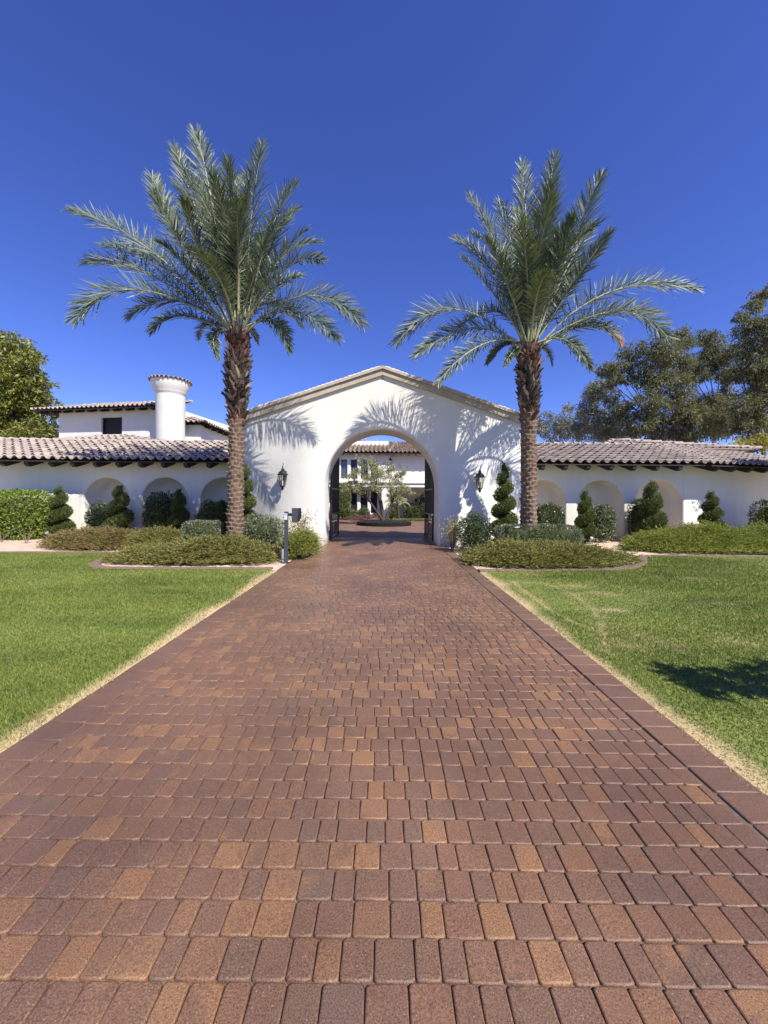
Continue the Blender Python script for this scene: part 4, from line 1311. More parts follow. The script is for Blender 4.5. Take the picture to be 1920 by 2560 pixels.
bush('boxed_shrub', 'bright yellow green boxed shrub against the wall at the far left', 'shrub', X(40, 14.7), 14.7, 1.12, .75, 1.78, .085, M['ficus'], p=4.5, n=11000, lump=.03, seed=11, wr=.55)
bush('niche_shrub', 'loose dark shrub spreading left of the topiary at the leftmost niche', 'shrub', X(258, 15.3), 15.3, .62, .40, 1.25, .10, M['dark_leaf'], p=2.0, n=3200, lump=.15, seed=12, fuzz=.4, core=.6, group='dark shrubs in the niches')
bush('niche_shrub', 'round dark shrub filling the middle niche of the left wing', 'shrub', X(405, 15.25), 15.25, .60, .42, 1.66, .10, M['dark_leaf'], p=2.4, n=4200, lump=.08, seed=13, fuzz=.25, group='dark shrubs in the niches')
bush('niche_shrub', 'dark leafy shrub in the niche just left of the left palm', 'shrub', X(545, 15.0), 15.0, .72, .42, 1.52, .10, M['dark_leaf'], p=2.4, n=4600, lump=.1, seed=14, fuzz=.3, group='dark shrubs in the niches')
bush('niche_shrub', 'green rounded shrub in the niche just right of the right palm', 'shrub', X(1368, 15.0), 15.0, .62, .42, 1.42, .09, M['dark_leaf'], p=2.3, n=4600, lump=.1, seed=15, fuzz=.25, group='dark shrubs in the niches')
bush('niche_shrub', 'upright speckled shrub tucked behind the slim spiral topiary', 'shrub', X(1504, 14.95), 14.95, .46, .40, 1.40, .085, M['hedge'], p=2.6, n=4200, lump=.06, seed=16, fuzz=.22, group='dark shrubs in the niches')
bush('niche_shrub', 'squared dark shrub behind the broad spiral topiary in the outermost niche', 'shrub', X(1606, 15.2), 15.2, .42, .35, 1.62, .07, M['dark_leaf'], p=5, n=4200, lump=.03, seed=17, fuzz=.15, group='dark shrubs in the niches')
bush('rounded_shrub', 'clipped green shrub cut by the right edge of the photo', 'shrub', X(1948, 14.6), 14.6, .85, .6, 1.62, .07, M['topiary'], p=3.0, n=6500, lump=.05, seed=18)
bush('low_hedge', 'long grey green clipped hedge around the foot of the right palm', 'hedge', X(1345, 11.0), 11.0, 1.14, .36, .88, .045, M['hedge'], p=6, n=16000, lump=.025, seed=19, fuzz=.12, core=.84)
bush('low_hedge', 'small grey green boxed hedge left of the left palm trunk', 'hedge', X(507, 11.05), 11.05, .46, .42, .92, .045, M['hedge'], p=6, n=8000, lump=.025, seed=20, fuzz=.12, core=.84)
bush('grey_shrub', 'loose grey green shrub between the left palm and the intercom post', 'shrub', X(655, 11.5), 11.5, .66, .5, 1.06, .055, M['hedge'], p=2.4, n=8000, lump=.12, seed=21, fuzz=.3, core=.7)
bush('grey_shrub', 'dull green shrub at the left end of the long hedge under the right lantern', 'shrub', X(1185, 11.7), 11.7, .46, .42, 1.16, .065, M['dark_leaf'], p=2.2, n=4200, lump=.14, seed=22, fuzz=.35, core=.6)

def rose(label, x, y, w, h, seed, n=650):
    r = np.random.default_rng(seed)
    root = empty('rose_bush', (x, y, 0), label, 'rose bush', 'sparse rose bushes by the gate wall')
    b = MB(); tips = []
    for k in range(12):
        a = r.uniform(0, 6.28); s = r.uniform(.2, 1)
        p1 = (x + .4 * w * s * math.cos(a), y + .3 * w * s * math.sin(a), h * r.uniform(.4, .55)); p2 = (x + w * s * math.cos(a), y + .7 * w * s * math.sin(a), h * r.uniform(.7, 1.0))
        b.tube([(x + .03 * math.cos(a), y + .03 * math.sin(a), -.03), p1, p2], [.012, .009, .004], 4); tips += [p1, p2, tuple((np.array(p1) + p2) / 2)]
    b.build('stem', M['twig'], root)
    T = np.array(tips)[r.integers(0, len(tips), n)] + r.normal(size=(n, 3)) * np.array([.13, .12, .11]) * (h / .9)
    T[:, 2] = np.clip(T[:, 2], h * .22, h * 1.1)
    V, Fq = blades(T, rand_dir(n) + np.array([0, 0, .2]), r.uniform(.05, .09, n), r.uniform(.03, .05, n), mid=.5)
    link('foliage', np_mesh('foliage', V, Fq, M['rose'], tuple(root.location)), root)
rose('sparse yellowing rose bush right of the intercom post, left of the arch', X(752, 11.9), 11.9, .36, 1.12, 31, 520)
rose('sparse yellowing rose bush at the right foot of the arch', X(1131, 12.1), 12.1, .32, 1.0, 32, 560)
rose('tiny rose sprig at the foot of the left arch jamb', X(789, 12.9), 12.9, .10, .34, 33, 70)

def mound(name, label, x, y, rx, ry_, h, mat, seed, n=5200, L=.085, group=None, reach=.20):
    """Spreading juniper: arching sprays that lie over one another."""
    r = np.random.default_rng(seed)
    root = empty(name, (x, y, 0), label, 'juniper', group)
    nz = Noise2(2.4, seed, 10); nz2 = Noise2(6.5, seed + 1, 10)
    a = r.uniform(0, 2 * np.pi, n); q = np.sqrt(r.random(n))
    ed = 1 + .08 * np.sin(3 * a + seed) + .06 * np.sin(7 * a + 2 * seed) + .03 * np.sin(13 * a)
    px, py = x + rx * q * np.cos(a) * ed, y + ry_ * q * np.sin(a) * ed
    def H(px, py, q): return h * np.clip(1 - q ** 3.2, 0, 1) ** .6 * (1 + .20 * nz(px, py) + .13 * nz2(px, py)) + .02
    z = H(px, py, q) * (1 - .35 * r.random(n) ** 2)
    out = np.stack([np.cos(a) * q, np.sin(a) * q - .15, np.zeros(n)], 1)
    ax = unit(out * 1.0 + r.normal(size=(n, 3)) * np.array([.55, .55, .22]) + np.array([0, 0, .42]))
    Ls = reach * r.uniform(.6, 1.3, n) * np.where(r.random(n) < .12, 1.55, 1)
    K = 11
    s = np.tile(np.linspace(.05, 1, K), n)
    base = np.repeat(np.stack([px, py, z], 1), K, 0); A = np.repeat(ax, K, 0); LL = np.repeat(Ls, K)
    P = base + A * (s * LL)[:, None] + np.array([0, 0, -.30]) * ((s ** 2) * LL * .5)[:, None] - np.array([0, 0, .03])
    side = unit(np.cross(A, np.array([0, 0, 1.0])) + .3 * rand_dir(len(A))) * np.tile(np.where(np.arange(K) % 2, 1, -1), n)[:, None]
    D = unit(A * .85 + side * .6 + .25 * rand_dir(len(A)))
    V, Fq = blades(P, D, L * r.uniform(.6, 1.1, len(P)) * (1.1 - .4 * s), .016 * r.uniform(.8, 1.3, len(P)), mid=.45)
    V[:, 2] = np.maximum(V[:, 2], .005)
    link('foliage', np_mesh('foliage', V, Fq, mat, tuple(root.location)), root)
    rows = []
    for qq in np.linspace(.02, .95, 12):
        row = []
        for aa in np.linspace(0, 2 * np.pi, 41)[:-1]:
            cx, cy = x + rx * qq * math.cos(aa), y + ry_ * qq * math.sin(aa)
            row.append((cx, cy, max(.0, float(H(np.array(cx), np.array(cy), np.array(qq))) * .62 - .02)))
        rows.append(row)
    b = MB(); b.grid(rows, close_u=True, flip=True); b.build('inner_foliage', mat, root, smooth=True)
G = 'low spreading junipers in the gravel beds'
mound('spreading_juniper', 'wide olive green juniper at the front of the left gravel bed', X(497, 9.85, 1400), 9.85, 2.0, .86, .42, M['juniper'], 41, 5200, group=G)
mound('spreading_juniper', 'small upright bright juniper between the intercom post and the driveway', X(752, 10.75, 1380), 10.75, .36, .75, .52, M['juniper_lush'], 42, 1300, group=G, reach=.24)
mound('spreading_juniper', 'browned juniper lying in front of the leftmost niche', X(250, 12.3, 1360), 12.3, 1.55, .85, .46, M['juniper_brown'], 43, 3800, group=G)
mound('spreading_juniper', 'half green half brown juniper behind the left front juniper', X(410, 12.0, 1350), 12.0, .95, .85, .50, M['juniper'], 44, 2600, group=G)
mound('spreading_juniper', 'wide green juniper at the front of the right gravel bed beside the driveway', X(1362, 9.75, 1400), 9.75, 2.08, .85, .43, M['juniper'], 45, 5400, group=G)
mound('spreading_juniper', 'long lush green juniper in front of the outermost right niche', 11.4, 12.6, 3.7, 1.15, .60, M['juniper_lush'], 46, 8500, group=G, reach=.26)

def bare_twig(label, x, y, h, seed):
    r = random.Random(seed)
    root = empty('bare_twig_shrub', (x, y, 0), label, 'twig shrub', 'leafless twigs in the left gravel')
    for k in range(6):
        a = r.uniform(0, 6.28); s = r.uniform(.1, .3)
        p = [(x, y, -.02), (x + s * .5 * math.cos(a), y + s * .5 * math.sin(a), h * .5), (x + s * 1.3 * math.cos(a), y + s * math.sin(a), h * r.uniform(.8, 1.05))]
        b = MB(); b.tube(p, [.012, .008, .003], 4); b.build('twig', M['twig'], root)
bare_twig('leafless twig shrub in the gravel before the bright boxed shrub', X(66, 13.3, 1360), 13.3, .55, 1)
bare_twig('leafless twig shrub at the far left edge of the gravel', X(4, 13.5, 1360), 13.5, .5, 2)
bare_twig('low leafless twig shrub between the first topiary and the browned juniper', X(128, 13.0, 1370), 13.0, .42, 3)
def spot(label, px, Y):
    x = X(px, Y, 1345)
    root = empty('garden_spotlight', (x, Y, 0), label, 'spotlight', 'garden spotlights')
    b = MB(); b.tube([(x, Y, -.05), (x, Y, .16)], .012, 6); b.build('stake', M['light_grey'], root)
    b = MB(); b.tube([(x, Y + .05, .15), (x, Y - .01, .20), (x, Y - .08, .27)], [.03, .045, .055], 10); b.build('lamp_head', M['light_grey'], root, smooth=40)
spot('small grey garden spotlight at the foot of the far left topiary', 121, 14.4)
spot('small grey garden spotlight at the foot of the slim topiary right of the gate', 1477, 13.9)

# ------------------------------------------------------------------ intercom post
Y = 9.55
p = at(715, 1405, Y); x = p.x
root = empty('intercom_post', (x, Y, 0), 'slim grey intercom post with a hooded box at the left edge of the driveway', 'intercom')
b = MB(); b.box((x - .042, Y - .042, -.05), (x + .042, Y + .042, 1.25), 0, .008); post = b.build('post', M['grey_metal'], root)
b = MB(); b.box((x - .045, Y - .045, 1.252), (x + .045, Y + .045, 1.275), 0, .01); b.build('post_cap', M['dark_metal'], post)
b = MB(); b.box((x - .09, Y - .09, -.02), (x + .09, Y + .09, .015), 0, .004); b.build('base_plate', M['grey_metal'], root)
b = MB(); b.box((x - .033, Y - .0455, 1.08), (x + .033, Y - .0435, 1.235)); st = b.build('sticker', M['sticker'], root)
for z0, z1, w in ((1.185, 1.225, .056), (1.165, 1.172, .04), (1.145, 1.152, .048), (1.10, 1.106, .03)):
    b = MB(); b.box((x - w / 2, Y - .0475, z0), (x + w / 2, Y - .0457, z1)); b.build('sticker_print', M['sticker_ink'], st)
b = MB(); b.box((x + .043, Y - .03, 1.165), (x + .155, Y + .03, 1.235)); b.build('arm', M['dark_metal'], root)
hx = x + .157; zb_, zt_ = 1.015, 1.365
b = MB()
prof = [(hx, zb_), (hx + .128, zb_), (hx + .150, zb_ + .03), (hx + .188, zt_), (hx, zt_)]
b.extrude(prof, Y - .09, Y + .09); hood = b.build('hood', M['grey_metal'], root)
weld(hood)
b = MB(); b.extrude([(hx + .130, zb_ + .004), (hx + .158, zb_ + .032), (hx + .196, zt_ - .004), (hx + .170, zt_ - .004)], Y - .092, Y + .088); weld(b.build('hood_visor', M['dark_metal'], root))
b = MB(); b.box((hx + .150, Y - .06, 1.1), (hx + .205, Y + .06, 1.3), 0, .01); b.build('keypad', M['black'], root)
b = MB(); b.box((x - .105, Y - .03, .10), (x - .046, Y + .03, .34), 0, .008); b.build('junction_box', M['light_grey'], root)
b = MB(); b.tube([(x - .075, Y, .10), (x - .075, Y, -.03)], .014, 6); b.build('conduit', M['light_grey'], root)
# ------------------------------------------------------------------ upper storey with round chimney tower, far left
uh = empty('upper_house', (-19, 26, 0), 'white upper storey with dark square window and round tower behind the left wing', 'house')
def wall_box(parent, corners, z0, z1, mat='stucco_far', name='wall'):
    b = MB()
    a = [(x, y, z0) for x, y in corners]; t = [(x, y, z1) for x, y in corners]
    k = len(a)
    for i in range(k): b.poly([a[i], a[(i + 1) % k], t[(i + 1) % k], t[i]])
    b.poly(t)
    return b.build(name, M[mat], parent)
wa, wb = Vector((-22.35, 26.3, 0)), Vector((-14.0, 24.9, 0))
ud = (wb - wa).normalized(); un = Vector((-ud.y, ud.x, 0))
q = [wa, wb, wb + un * 7, wa + un * 7]
ez = 7.38
# wall with a real window opening
wl_ = (wb - wa).length
u0 = ((at(255, 1060, 25.8) - wa).dot(ud)); u1 = ((at(312, 1060, 25.7) - wa).dot(ud)); wz0, wz1 = 5.78, 6.93
b = MB()
def W2(u, z, d=0): p = wa + ud * u + un * d; return (p.x, p.y, z)
for ua, ub, za, zb2 in ((0, u0, 0, ez + .14), (u1, wl_, 0, ez + .14), (u0, u1, 0, wz0), (u0, u1, wz1, ez + .14)):
    b.poly([W2(ua, za), W2(ub, za), W2(ub, zb2), W2(ua, zb2)])
for (a, c) in (((u0, wz0), (u1, wz0)), ((u1, wz0), (u1, wz1)), ((u1, wz1), (u0, wz1)), ((u0, wz1), (u0, wz0))):
    b.poly([W2(*c), W2(*a), W2(a[0], a[1], .2), W2(c[0], c[1], .2)])
b.poly([W2(0, 0, 7), W2(0, 0), W2(0, ez + .14), W2(0, ez + .14, 7)])
b.poly([W2(wl_, 0), W2(wl_, 0, 7), W2(wl_, ez + .14, 7), W2(wl_, ez + .14)])
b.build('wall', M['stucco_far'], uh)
b = MB(); b.poly([W2(u0, wz0, .2), W2(u1, wz0, .2), W2(u1, wz1, .2), W2(u0, wz1, .2)]); win = b.build('window_pane', M['void'], uh)
def bar2(name, ua, ub, za, zb2, d0, d1, mat, parent):
    b = MB(); c = wa + ud * (ua + ub) / 2 + un * (d0 + d1) / 2
    R = Matrix((ud, un, Vector((0, 0, 1)))).transposed().to_4x4()
    b.boxm(Matrix.Translation((c.x, c.y, (za + zb2) / 2)) @ R, (ub - ua, d1 - d0, zb2 - za)); return b.build(name, M[mat], parent)
for ua, ub, za, zb2 in ((u0, u1, wz1 - .05, wz1), (u0, u1, wz0, wz0 + .05), (u0, u0 + .05, wz0 + .05, wz1 - .05), (u1 - .05, u1, wz0 + .05, wz1 - .05)):
    bar2('window_frame', ua, ub, za, zb2, .12, .19, 'black', uh)
bar2('window_sill', u0 - .06, u1 + .06, wz0 - .07, wz0 - .003, -.05, .15, 'stucco_far', uh)
# hip roof over it
su = (un + Vector((0, 0, .333))).normalized()
o = wa - un * .75 - ud * 1.35 + Vector((0, 0, ez))
wid = wl_ + 1.35
roof_plane(uh, o, ud, su, wid, 7, clip=lambda u, v: u > v * .98, cap=200)
b = MB()
A = [o - Vector((0, 0, .03)), o + ud * wid - Vector((0, 0, .03)), o + ud * wid + su * 2.9 - Vector((0, 0, .03)), o + ud * 2.8 + su * 2.9 - Vector((0, 0, .03))]
lo = [p - Vector((0, 0, .04)) for p in A]
b.poly(A); b.poly(lo[::-1])
for k in range(4): b.poly([A[(k + 1) % 4], A[k], lo[k], lo[(k + 1) % 4]])
ll = o + un * 8
b.poly([o - Vector((0, 0, .03)), A[3], A[3] + un * 3, Vector((ll.x, ll.y, ez - .03))]); b.build('roof_deck', M['wood'], uh)
ridge_line(uh, o + Vector((0, 0, .05)), o + ud * 2.8 + su * 2.9 + Vector((0, 0, .06))); ridge_line(uh, o + ud * 2.8 + su * 2.9 + Vector((0, 0, .05)), o + ud * wid + su * 2.9 + Vector((0, 0, .05)))
for k in np.arange(.5, wid - .2, .95):
    def T(x, y, z): return tuple(o + ud * (k + x) + un * y + Vector((0, 0, z)))
    rafters(uh, [0], .10, .748, -.07, .333, w=.14, h=.18, T=T)
# round tower
tc = at(424, 1060, 24.3); tx, ty = tc.x, 24.4
b = MB(); b.lathe((tx, ty, 0), [(r_ * .885, z_) for r_, z_ in [(.94, 0), (.94, 7.9), (.955, 8.0), (.965, 8.10), (1.00, 8.13), (1.02, 8.22), (1.08, 8.33), (1.20, 8.62), (1.26, 8.86), (1.25, 8.90)]], 48)
b.build('round_tower', M['stucco'], uh, smooth=50)
for k in range(30):
    a = 2 * math.pi * k / 30
    ob = bpy.data.objects.new('tower_tile', BARREL_ME['tile_o'])
    d = Vector((math.cos(a), math.sin(a), 0))
    ob.matrix_world = Matrix.Translation(Vector((tx, ty, 8.90)) + d * 1.22 - uh.location) @ Matrix.Rotation(a + math.pi / 2, 4, 'Z') @ Matrix.Rotation(.22, 4, 'X') @ Matrix.Diagonal((1.02, 1.5, 1.05, 1))
    ob.parent = uh; COL.objects.link(ob)
b = MB(); b.lathe((tx, ty, 0), [(1.13, 8.905), (1.17, 8.96), (.3, 9.2), (.05, 9.25)], 30); b.build('tower_roof', M['tile_i'], uh)
# lower block right of the tower with a hip roof running back
x0, x1, yb0, yb1, e2 = -13.9, -12.15, 25.2, 33.0, 6.40
wall_box(uh, [(x0, yb0), (x1, yb0), (x1, yb1), (x0, yb1)], 0, e2 - .02)
s1 = Vector((0, 1, .333)).normalized(); s2 = Vector((-1, 0, .333)).normalized()
roof_plane(uh, (x0 - .2, yb0 - .55, e2), (1, 0, 0), s1, x1 - x0 + .75, 5, clip=lambda u, v: u < (x1 - x0 + .75) - v * .95, cap=250)
roof_plane(uh, (x1 + .55, yb0 - .55, e2), (0, 1, 0), s2, 8.2, 5, clip=lambda u, v: u > v * .95, cap=300)
ridge_line(uh, (x1 + .55, yb0 - .55, e2 + .06), (x1 - 1.5, yb0 + 1.5, e2 + .75))
b = MB(); A = [Vector((x0 - .2, yb0 - .5, e2 - .05)), Vector((x1 + .5, yb0 - .5, e2 - .05)), Vector((x1 - 1.5, yb0 + 1.5, e2 + .62)), Vector((x0 - .2, yb0 + 1.5, e2 + .62))]; b.poly(A)
B = [Vector((x1 + .5, yb0 - .5, e2 - .05)), Vector((x1 + .5, yb1, e2 - .05)), Vector((x1 - 1.5, yb1, e2 + .62)), Vector((x1 - 1.5, yb0 + 1.5, e2 + .62))]; b.poly(B)
b.build('roof_deck', M['wood'], uh)
for k in np.arange(yb0 + .6, yb1 - .5, .95):
    def T(x, y, z): return (x1 + .55 - y, k + x, e2 + z)
    rafters(uh, [0], .08, .548, -.08, .333, w=.14, h=.17, T=T)
b = MB(); b.tube([(-14.35, 24.5, 6.52), (-14.0, 24.55, 6.50), (-13.7, 24.6, 6.47)], [.13, .13, .12], 10); b.build('drain_spout', M['stucco_far'], uh)
b = MB(); b.box((-13.72, 24.5, 6.12), (-13.55, 24.7, 6.46)); b.build('bracket', M['dark_metal'], uh)
lantern(x1 + .002, 26.3, 5.02, .9, 'black bracket lantern on the side wall of the upper house behind the left palm', 'black lanterns on the houses', Vector((1, 0, 0)))
wp = empty('parapet_wall', (-24.2, 27.5, 0), 'cream parapet wall end peeking out behind the left ridge beneath the trees', 'wall')
wall_box(wp, [(-26.2, 27.4), (-24.1, 27.4), (-24.1, 28.2), (-26.2, 28.2)], 0, 5.45)
b = MB(); b.box((-26.25, 27.33, 5.452), (-24.05, 28.25, 5.56)); b.build('wall_cap', M['stone'], wp)

# ------------------------------------------------------------------ courtyard: planter, olive tree, house behind
cx_, cy_ = at(960, 1312, 24).x, 24.0
pl = empty('round_planter', (cx_, cy_, 0), 'low round black kerbed planter filled with dark lava rock in the courtyard', 'planter')
b = MB(); b.lathe((cx_, cy_, 0), [(1.70, -.05), (1.70, .19), (1.56, .19), (1.56, .05)], 56, cap=False); b.build('planter_kerb', M['planter_black'], pl)
b = MB(); b.lathe((cx_, cy_, 0), [(1.56, .10), (.8, .22), (.05, .28)], 40); b.build('soil', M['lava'], pl)
r = np.random.default_rng(5)
V, Fc = [], []
oc = np.array([(1, 0, 0), (-1, 0, 0), (0, 1, 0), (0, -1, 0), (0, 0, 1), (0, 0, -1)], float)
tri = np.array([(0, 2, 4), (2, 1, 4), (1, 3, 4), (3, 0, 4), (2, 0, 5), (1, 2, 5), (3, 1, 5), (0, 3, 5)])
for i in range(700):
    a, q = r.uniform(0, 6.28), 1.5 * math.sqrt(r.random())
    V.append(oc * r.uniform(.03, .08, (6, 1)) * r.uniform(.7, 1.3, (6, 3)) + np.array([cx_ + q * math.cos(a), cy_ + q * math.sin(a), .14 + .12 * (1 - q / 1.5) + .03])); Fc.append(tri + 6 * i)
o = link('lava_gravel', np_mesh('lava_gravel', np.concatenate(V), np.concatenate(Fc), M['lava'], tuple(pl.location)), pl); o['kind'] = 'stuff'

def clump_tree(name, label, base, limbs_r, clumps, leaf_mat, L, wr, per, bark, cat='tree', group=None, seed=1, droop=.9, trunk_top=None, squash=(1, 1, 1.1), shell=.55, forks=None):
    """Trunk, limbs reaching every leaf clump, and a crown of leaf blades. clumps: (x, y, z, r)."""
    r = np.random.default_rng(seed)
    base = Vector(base)
    root = empty(name, base, label, cat, group)
    cs = [Vector(c[:3]) for c in clumps]
    mean = sum(cs, Vector()) / len(cs)
    top = trunk_top or Vector((mean.x, mean.y, base.z + (mean.z - base.z) * .8))
    if forks:
        starts = []
        for f in forks:
            b = MB(); f = Vector(f); b.tube([base - Vector((0, 0, .1)), base.lerp(f, .5) + Vector((0, 0, -.05)), f], [limbs_r, limbs_r * .75, limbs_r * .5], 7); b.build('trunk', bark, root, smooth=True); starts.append((base, f))
    else:
        b = MB(); mid = base.lerp(top, .5) + Vector((r.normal() * .3, r.normal() * .3, 0)) * (limbs_r / .3)
        b.tube([base - Vector((0, 0, .2)), base.lerp(mid, .5), mid, top], [limbs_r * 1.15, limbs_r, limbs_r * .8, limbs_r * .4], 9); b.build('trunk', bark, root, smooth=True); starts = [(base, top)]
    for c in cs:
        s0, s1_ = min(starts, key=lambda s: (s[1] - c).length)
        h = max(.3, min(.95, (c.z - s0.z) / max(.1, s1_.z - s0.z) * .7))
        st = s0.lerp(s1_, h)
        m_ = st.lerp(c, .55) + Vector((r.normal(), r.normal(), .6)) * (c - st).length * .07
        b = MB(); q = limbs_r * .30
        b.tube([st, m_, c], [q, q * .6, q * .2], 6); b.build('limb', bark, root, smooth=True)
    Ps, Ds = [], []
    for (x, y, z, rad) in clumps:
        n = int(per * rad ** 2)
        # sub clusters inside the clump give light and dark lumps
        k = max(6, int(26 * min(1.6, rad)))
        sc = rand_dir(k) * (rad * r.uniform(.35, 1.0, (k, 1))) * np.array(squash)
        i = r.integers(0, k, n)
        loc = sc[i] + r.normal(size=(n, 3)) * rad * .17 * np.array([1, 1, 1.5 if droop > .5 else 1])
        Ps.append(loc + np.array([x, y, z]))
        Ds.append(unit(loc) * .4)
    P = np.concatenate(Ps); D = np.concatenate(Ds)
    D = unit(D + rand_dir(len(P)) * .7 + np.array([0, 0, -droop]))
    Lr = L * r.uniform(.6, 1.25, len(P))
    V, Fq = blades(P, D, Lr, Lr * wr * r.uniform(.8, 1.2, len(P)), mid=.45)
    link('crown', np_mesh('crown', V, Fq, leaf_mat, tuple(root.location)), root)
    return root
def c6(x, y): return (780 + x / 4.608, 1060 + y / 4.608)
def pix_clumps(lst, fn, Y, sc, dy, seed, rmul=1.0):
    r = random.Random(seed); out = []
    for x, y, q in lst:
        yy = Y + r.uniform(-dy, dy)
        p = at(*fn(x, y), yy)
        out.append((p.x, p.y, p.z, q / sc / F * yy * rmul))
    return out
OL = [(560, 430, 70), (560, 560, 90), (470, 620, 80), (410, 660, 70), (700, 480, 90), (640, 640, 100), (760, 560, 90), (600, 750, 90), (520, 760, 60), (720, 720, 80), (840, 520, 80), (830, 640, 80), (930, 570, 80), (1030, 540, 70), (1000, 640, 80), (930, 720, 80), (1050, 740, 80), (1120, 780, 60), (970, 820, 70), (900, 800, 50), (690, 420, 50), (380, 740, 45), (480, 700, 60)]
oc_ = pix_clumps(OL, c6, 24, 4.608, .7, 3)
clump_tree('olive_tree', 'airy multi trunked olive tree standing in the round courtyard planter', (cx_ + .03, cy_, .22), .10, oc_, M['olive'], .11, .30, 4300, M['bark_dark'], seed=4, droop=.15, squash=(1, 1, 1), forks=[at(*c6(640, 860), 23.8), at(*c6(760, 800), 24.2), at(*c6(920, 900), 24.1), at(*c6(800, 880), 24.3)])

ch = empty('courtyard_house', (0, 32, 0), 'two storey cream house with tall windows and red tile roof seen through the arch', 'house')
HY_ = 31.0
def hx_(x, y, Y=HY_): return at(*c6(x, y), Y)
xl, xc0, xc1, xr = -13.0, hx_(803, 900).x, hx_(890, 900).x, 14.0
zt1 = 5.25
# left block: wall with window openings
wins = [hx_(x, 500).x for x in (325, 410, 440, 525, 555, 645, 672, 760)]
pairs = [(wins[i], wins[i + 1]) for i in range(0, 8, 2)]
pairs = [(pairs[0][0] - .88, pairs[0][0] - .22)] + pairs
rows = [(.42, 2.38), (hx_(0, 632).z, hx_(0, 396).z)]
b = MB()
def hq(xa, xb, za, zb2, y=HY_): b.poly([(xa, y, za), (xb, y, za), (xb, y, zb2), (xa, y, zb2)])
zs = [0, rows[0][0], rows[0][1], rows[1][0], rows[1][1], zt1 + .13]
xe = xc1
for k in range(5):
    za, zb2 = zs[k], zs[k + 1]
    if k in (1, 3):
        x = xl
        for a, c in pairs: hq(x, a, za, zb2); x = c
        hq(x, xe, za, zb2)
        for a, c in pairs:
            b.poly([(a, HY_, za), (a, HY_, zb2), (a, HY_ + .15, zb2), (a, HY_ + .15, za)][::-1]); b.poly([(c, HY_, za), (c, HY_, zb2), (c, HY_ + .15, zb2), (c, HY_ + .15, za)])
            b.poly([(a, HY_, za), (c, HY_, za), (c, HY_ + .15, za), (a, HY_ + .15, za)][::-1]); b.poly([(a, HY_, zb2), (c, HY_, zb2), (c, HY_ + .15, zb2), (a, HY_ + .15, zb2)])
    else: hq(xl, xe, za, zb2)
b.poly([(xe, HY_, 0), (xe, HY_ + 2.5, 0), (xe, HY_ + 2.5, zt1), (xe, HY_, zt1)])
b.build('wall', M['stucco_far'], ch)
for za, zb2 in rows:
    for a, c in pairs:
        q = MB(); q.poly([(a, HY_ + .15, za), (c, HY_ + .15, za), (c, HY_ + .15, zb2), (a, HY_ + .15, zb2)]); w = q.build('window', M['window_glass'] if za > 2 else M['void'], ch)
        for x0_, x1_, z0_, z1_ in ((a, a + .045, za, zb2), (c - .045, c, za, zb2), (a + .045, c - .045, zb2 - .045, zb2), (a + .045, c - .045, za, za + .045)):
            q = MB(); q.box((x0_, HY_ + .06, z0_), (x1_, HY_ + .147, z1_)); q.build('window_frame', M['white_paint'], w)
# right block: porch recess below, plain wall above
zl0, zl1 = hx_(0, 720, 30.3).z, hx_(0, 684, 30.3).z
b = MB(); b.box((xc1 + .002, HY_ + 2.5, 0), (xr, HY_ + 2.7, zl1)); b.build('porch_wall', M['stucco_far'], ch)
b = MB(); b.box((xc1 + .002, HY_ + .3, zl1 + .16), (xr, HY_ + 2.69, zt1 + .24)); b.build('upper_wall', M['stucco_far'], ch)
b = MB(); b.box((xc0, HY_ - .75, 0), (xc1, HY_ - .2, zl0 - .003)); b.build('porch_column', M['stucco_far'], ch)
b = MB(); b.box((xl, HY_ - .8, zl0), (xr, HY_ - .003, zl1)); b.build('balcony_fascia', M['white_paint'], ch)
b = MB(); b.box((xl, HY_ - .88, zl1 + .003), (xr, HY_ - .003, zl1 + .10), 0, .02); b.build('balcony_cap', M['stone'], ch)
b = MB(); b.box((xc1, HY_ - .002, zl1 - .05), (xr, HY_ + 2.49, zl1 + .10)); b.build('porch_ceiling', M['white_paint'], ch)
# roofs
ey, ez2 = HY_ - .62, zt1 + .02
s_ = Vector((0, 1, .38)).normalized()
xa = hx_(380, 300).x - 4
sh = 3.3
roof_plane(ch, (xa, ey, ez2), (1, 0, 0), s_, xr - xa - 2, 9, mat='tile_ro', cap=300)
b = MB(); A = [(xa, ey + .05, ez2 - .03), (xr, ey + .05, ez2 - .03), (xr, ey + 4, ez2 - .03 + 3.95 * .38), (xa, ey + 4, ez2 - .03 + 3.95 * .38)]
lo = [(x, y, z - .05) for x, y, z in A]
b.poly(A); b.poly(lo[::-1])
for k in range(4): b.poly([A[(k + 1) % 4], A[k], lo[k], lo[(k + 1) % 4]])
b.build('roof_deck', M['wood'], ch)
rafters(ch, np.arange(xa + .4, 8, .58), ey + .06, HY_ - .003, ez2 - .08, .38, w=.12, h=.17)
ridge_line(ch, (hx_(880, 250).x, ey + .1, ez2 + .10), (hx_(935, 240).x + .3, ey + 3.6, ez2 + 1.40), mat='tile_ro')
ridge_line(ch, (hx_(632, 330).x, ey + .1, ez2 + .10), (hx_(600, 270).x, ey + 2.0, ez2 + .80), mat='tile_ro')
b = MB(); b.box((hx_(440, 262).x, ey + 2.1, ez2 + .72), (hx_(882, 262).x, ey + 2.5, ez2 + 1.22)); b.build('parapet', M['white_paint'], ch)
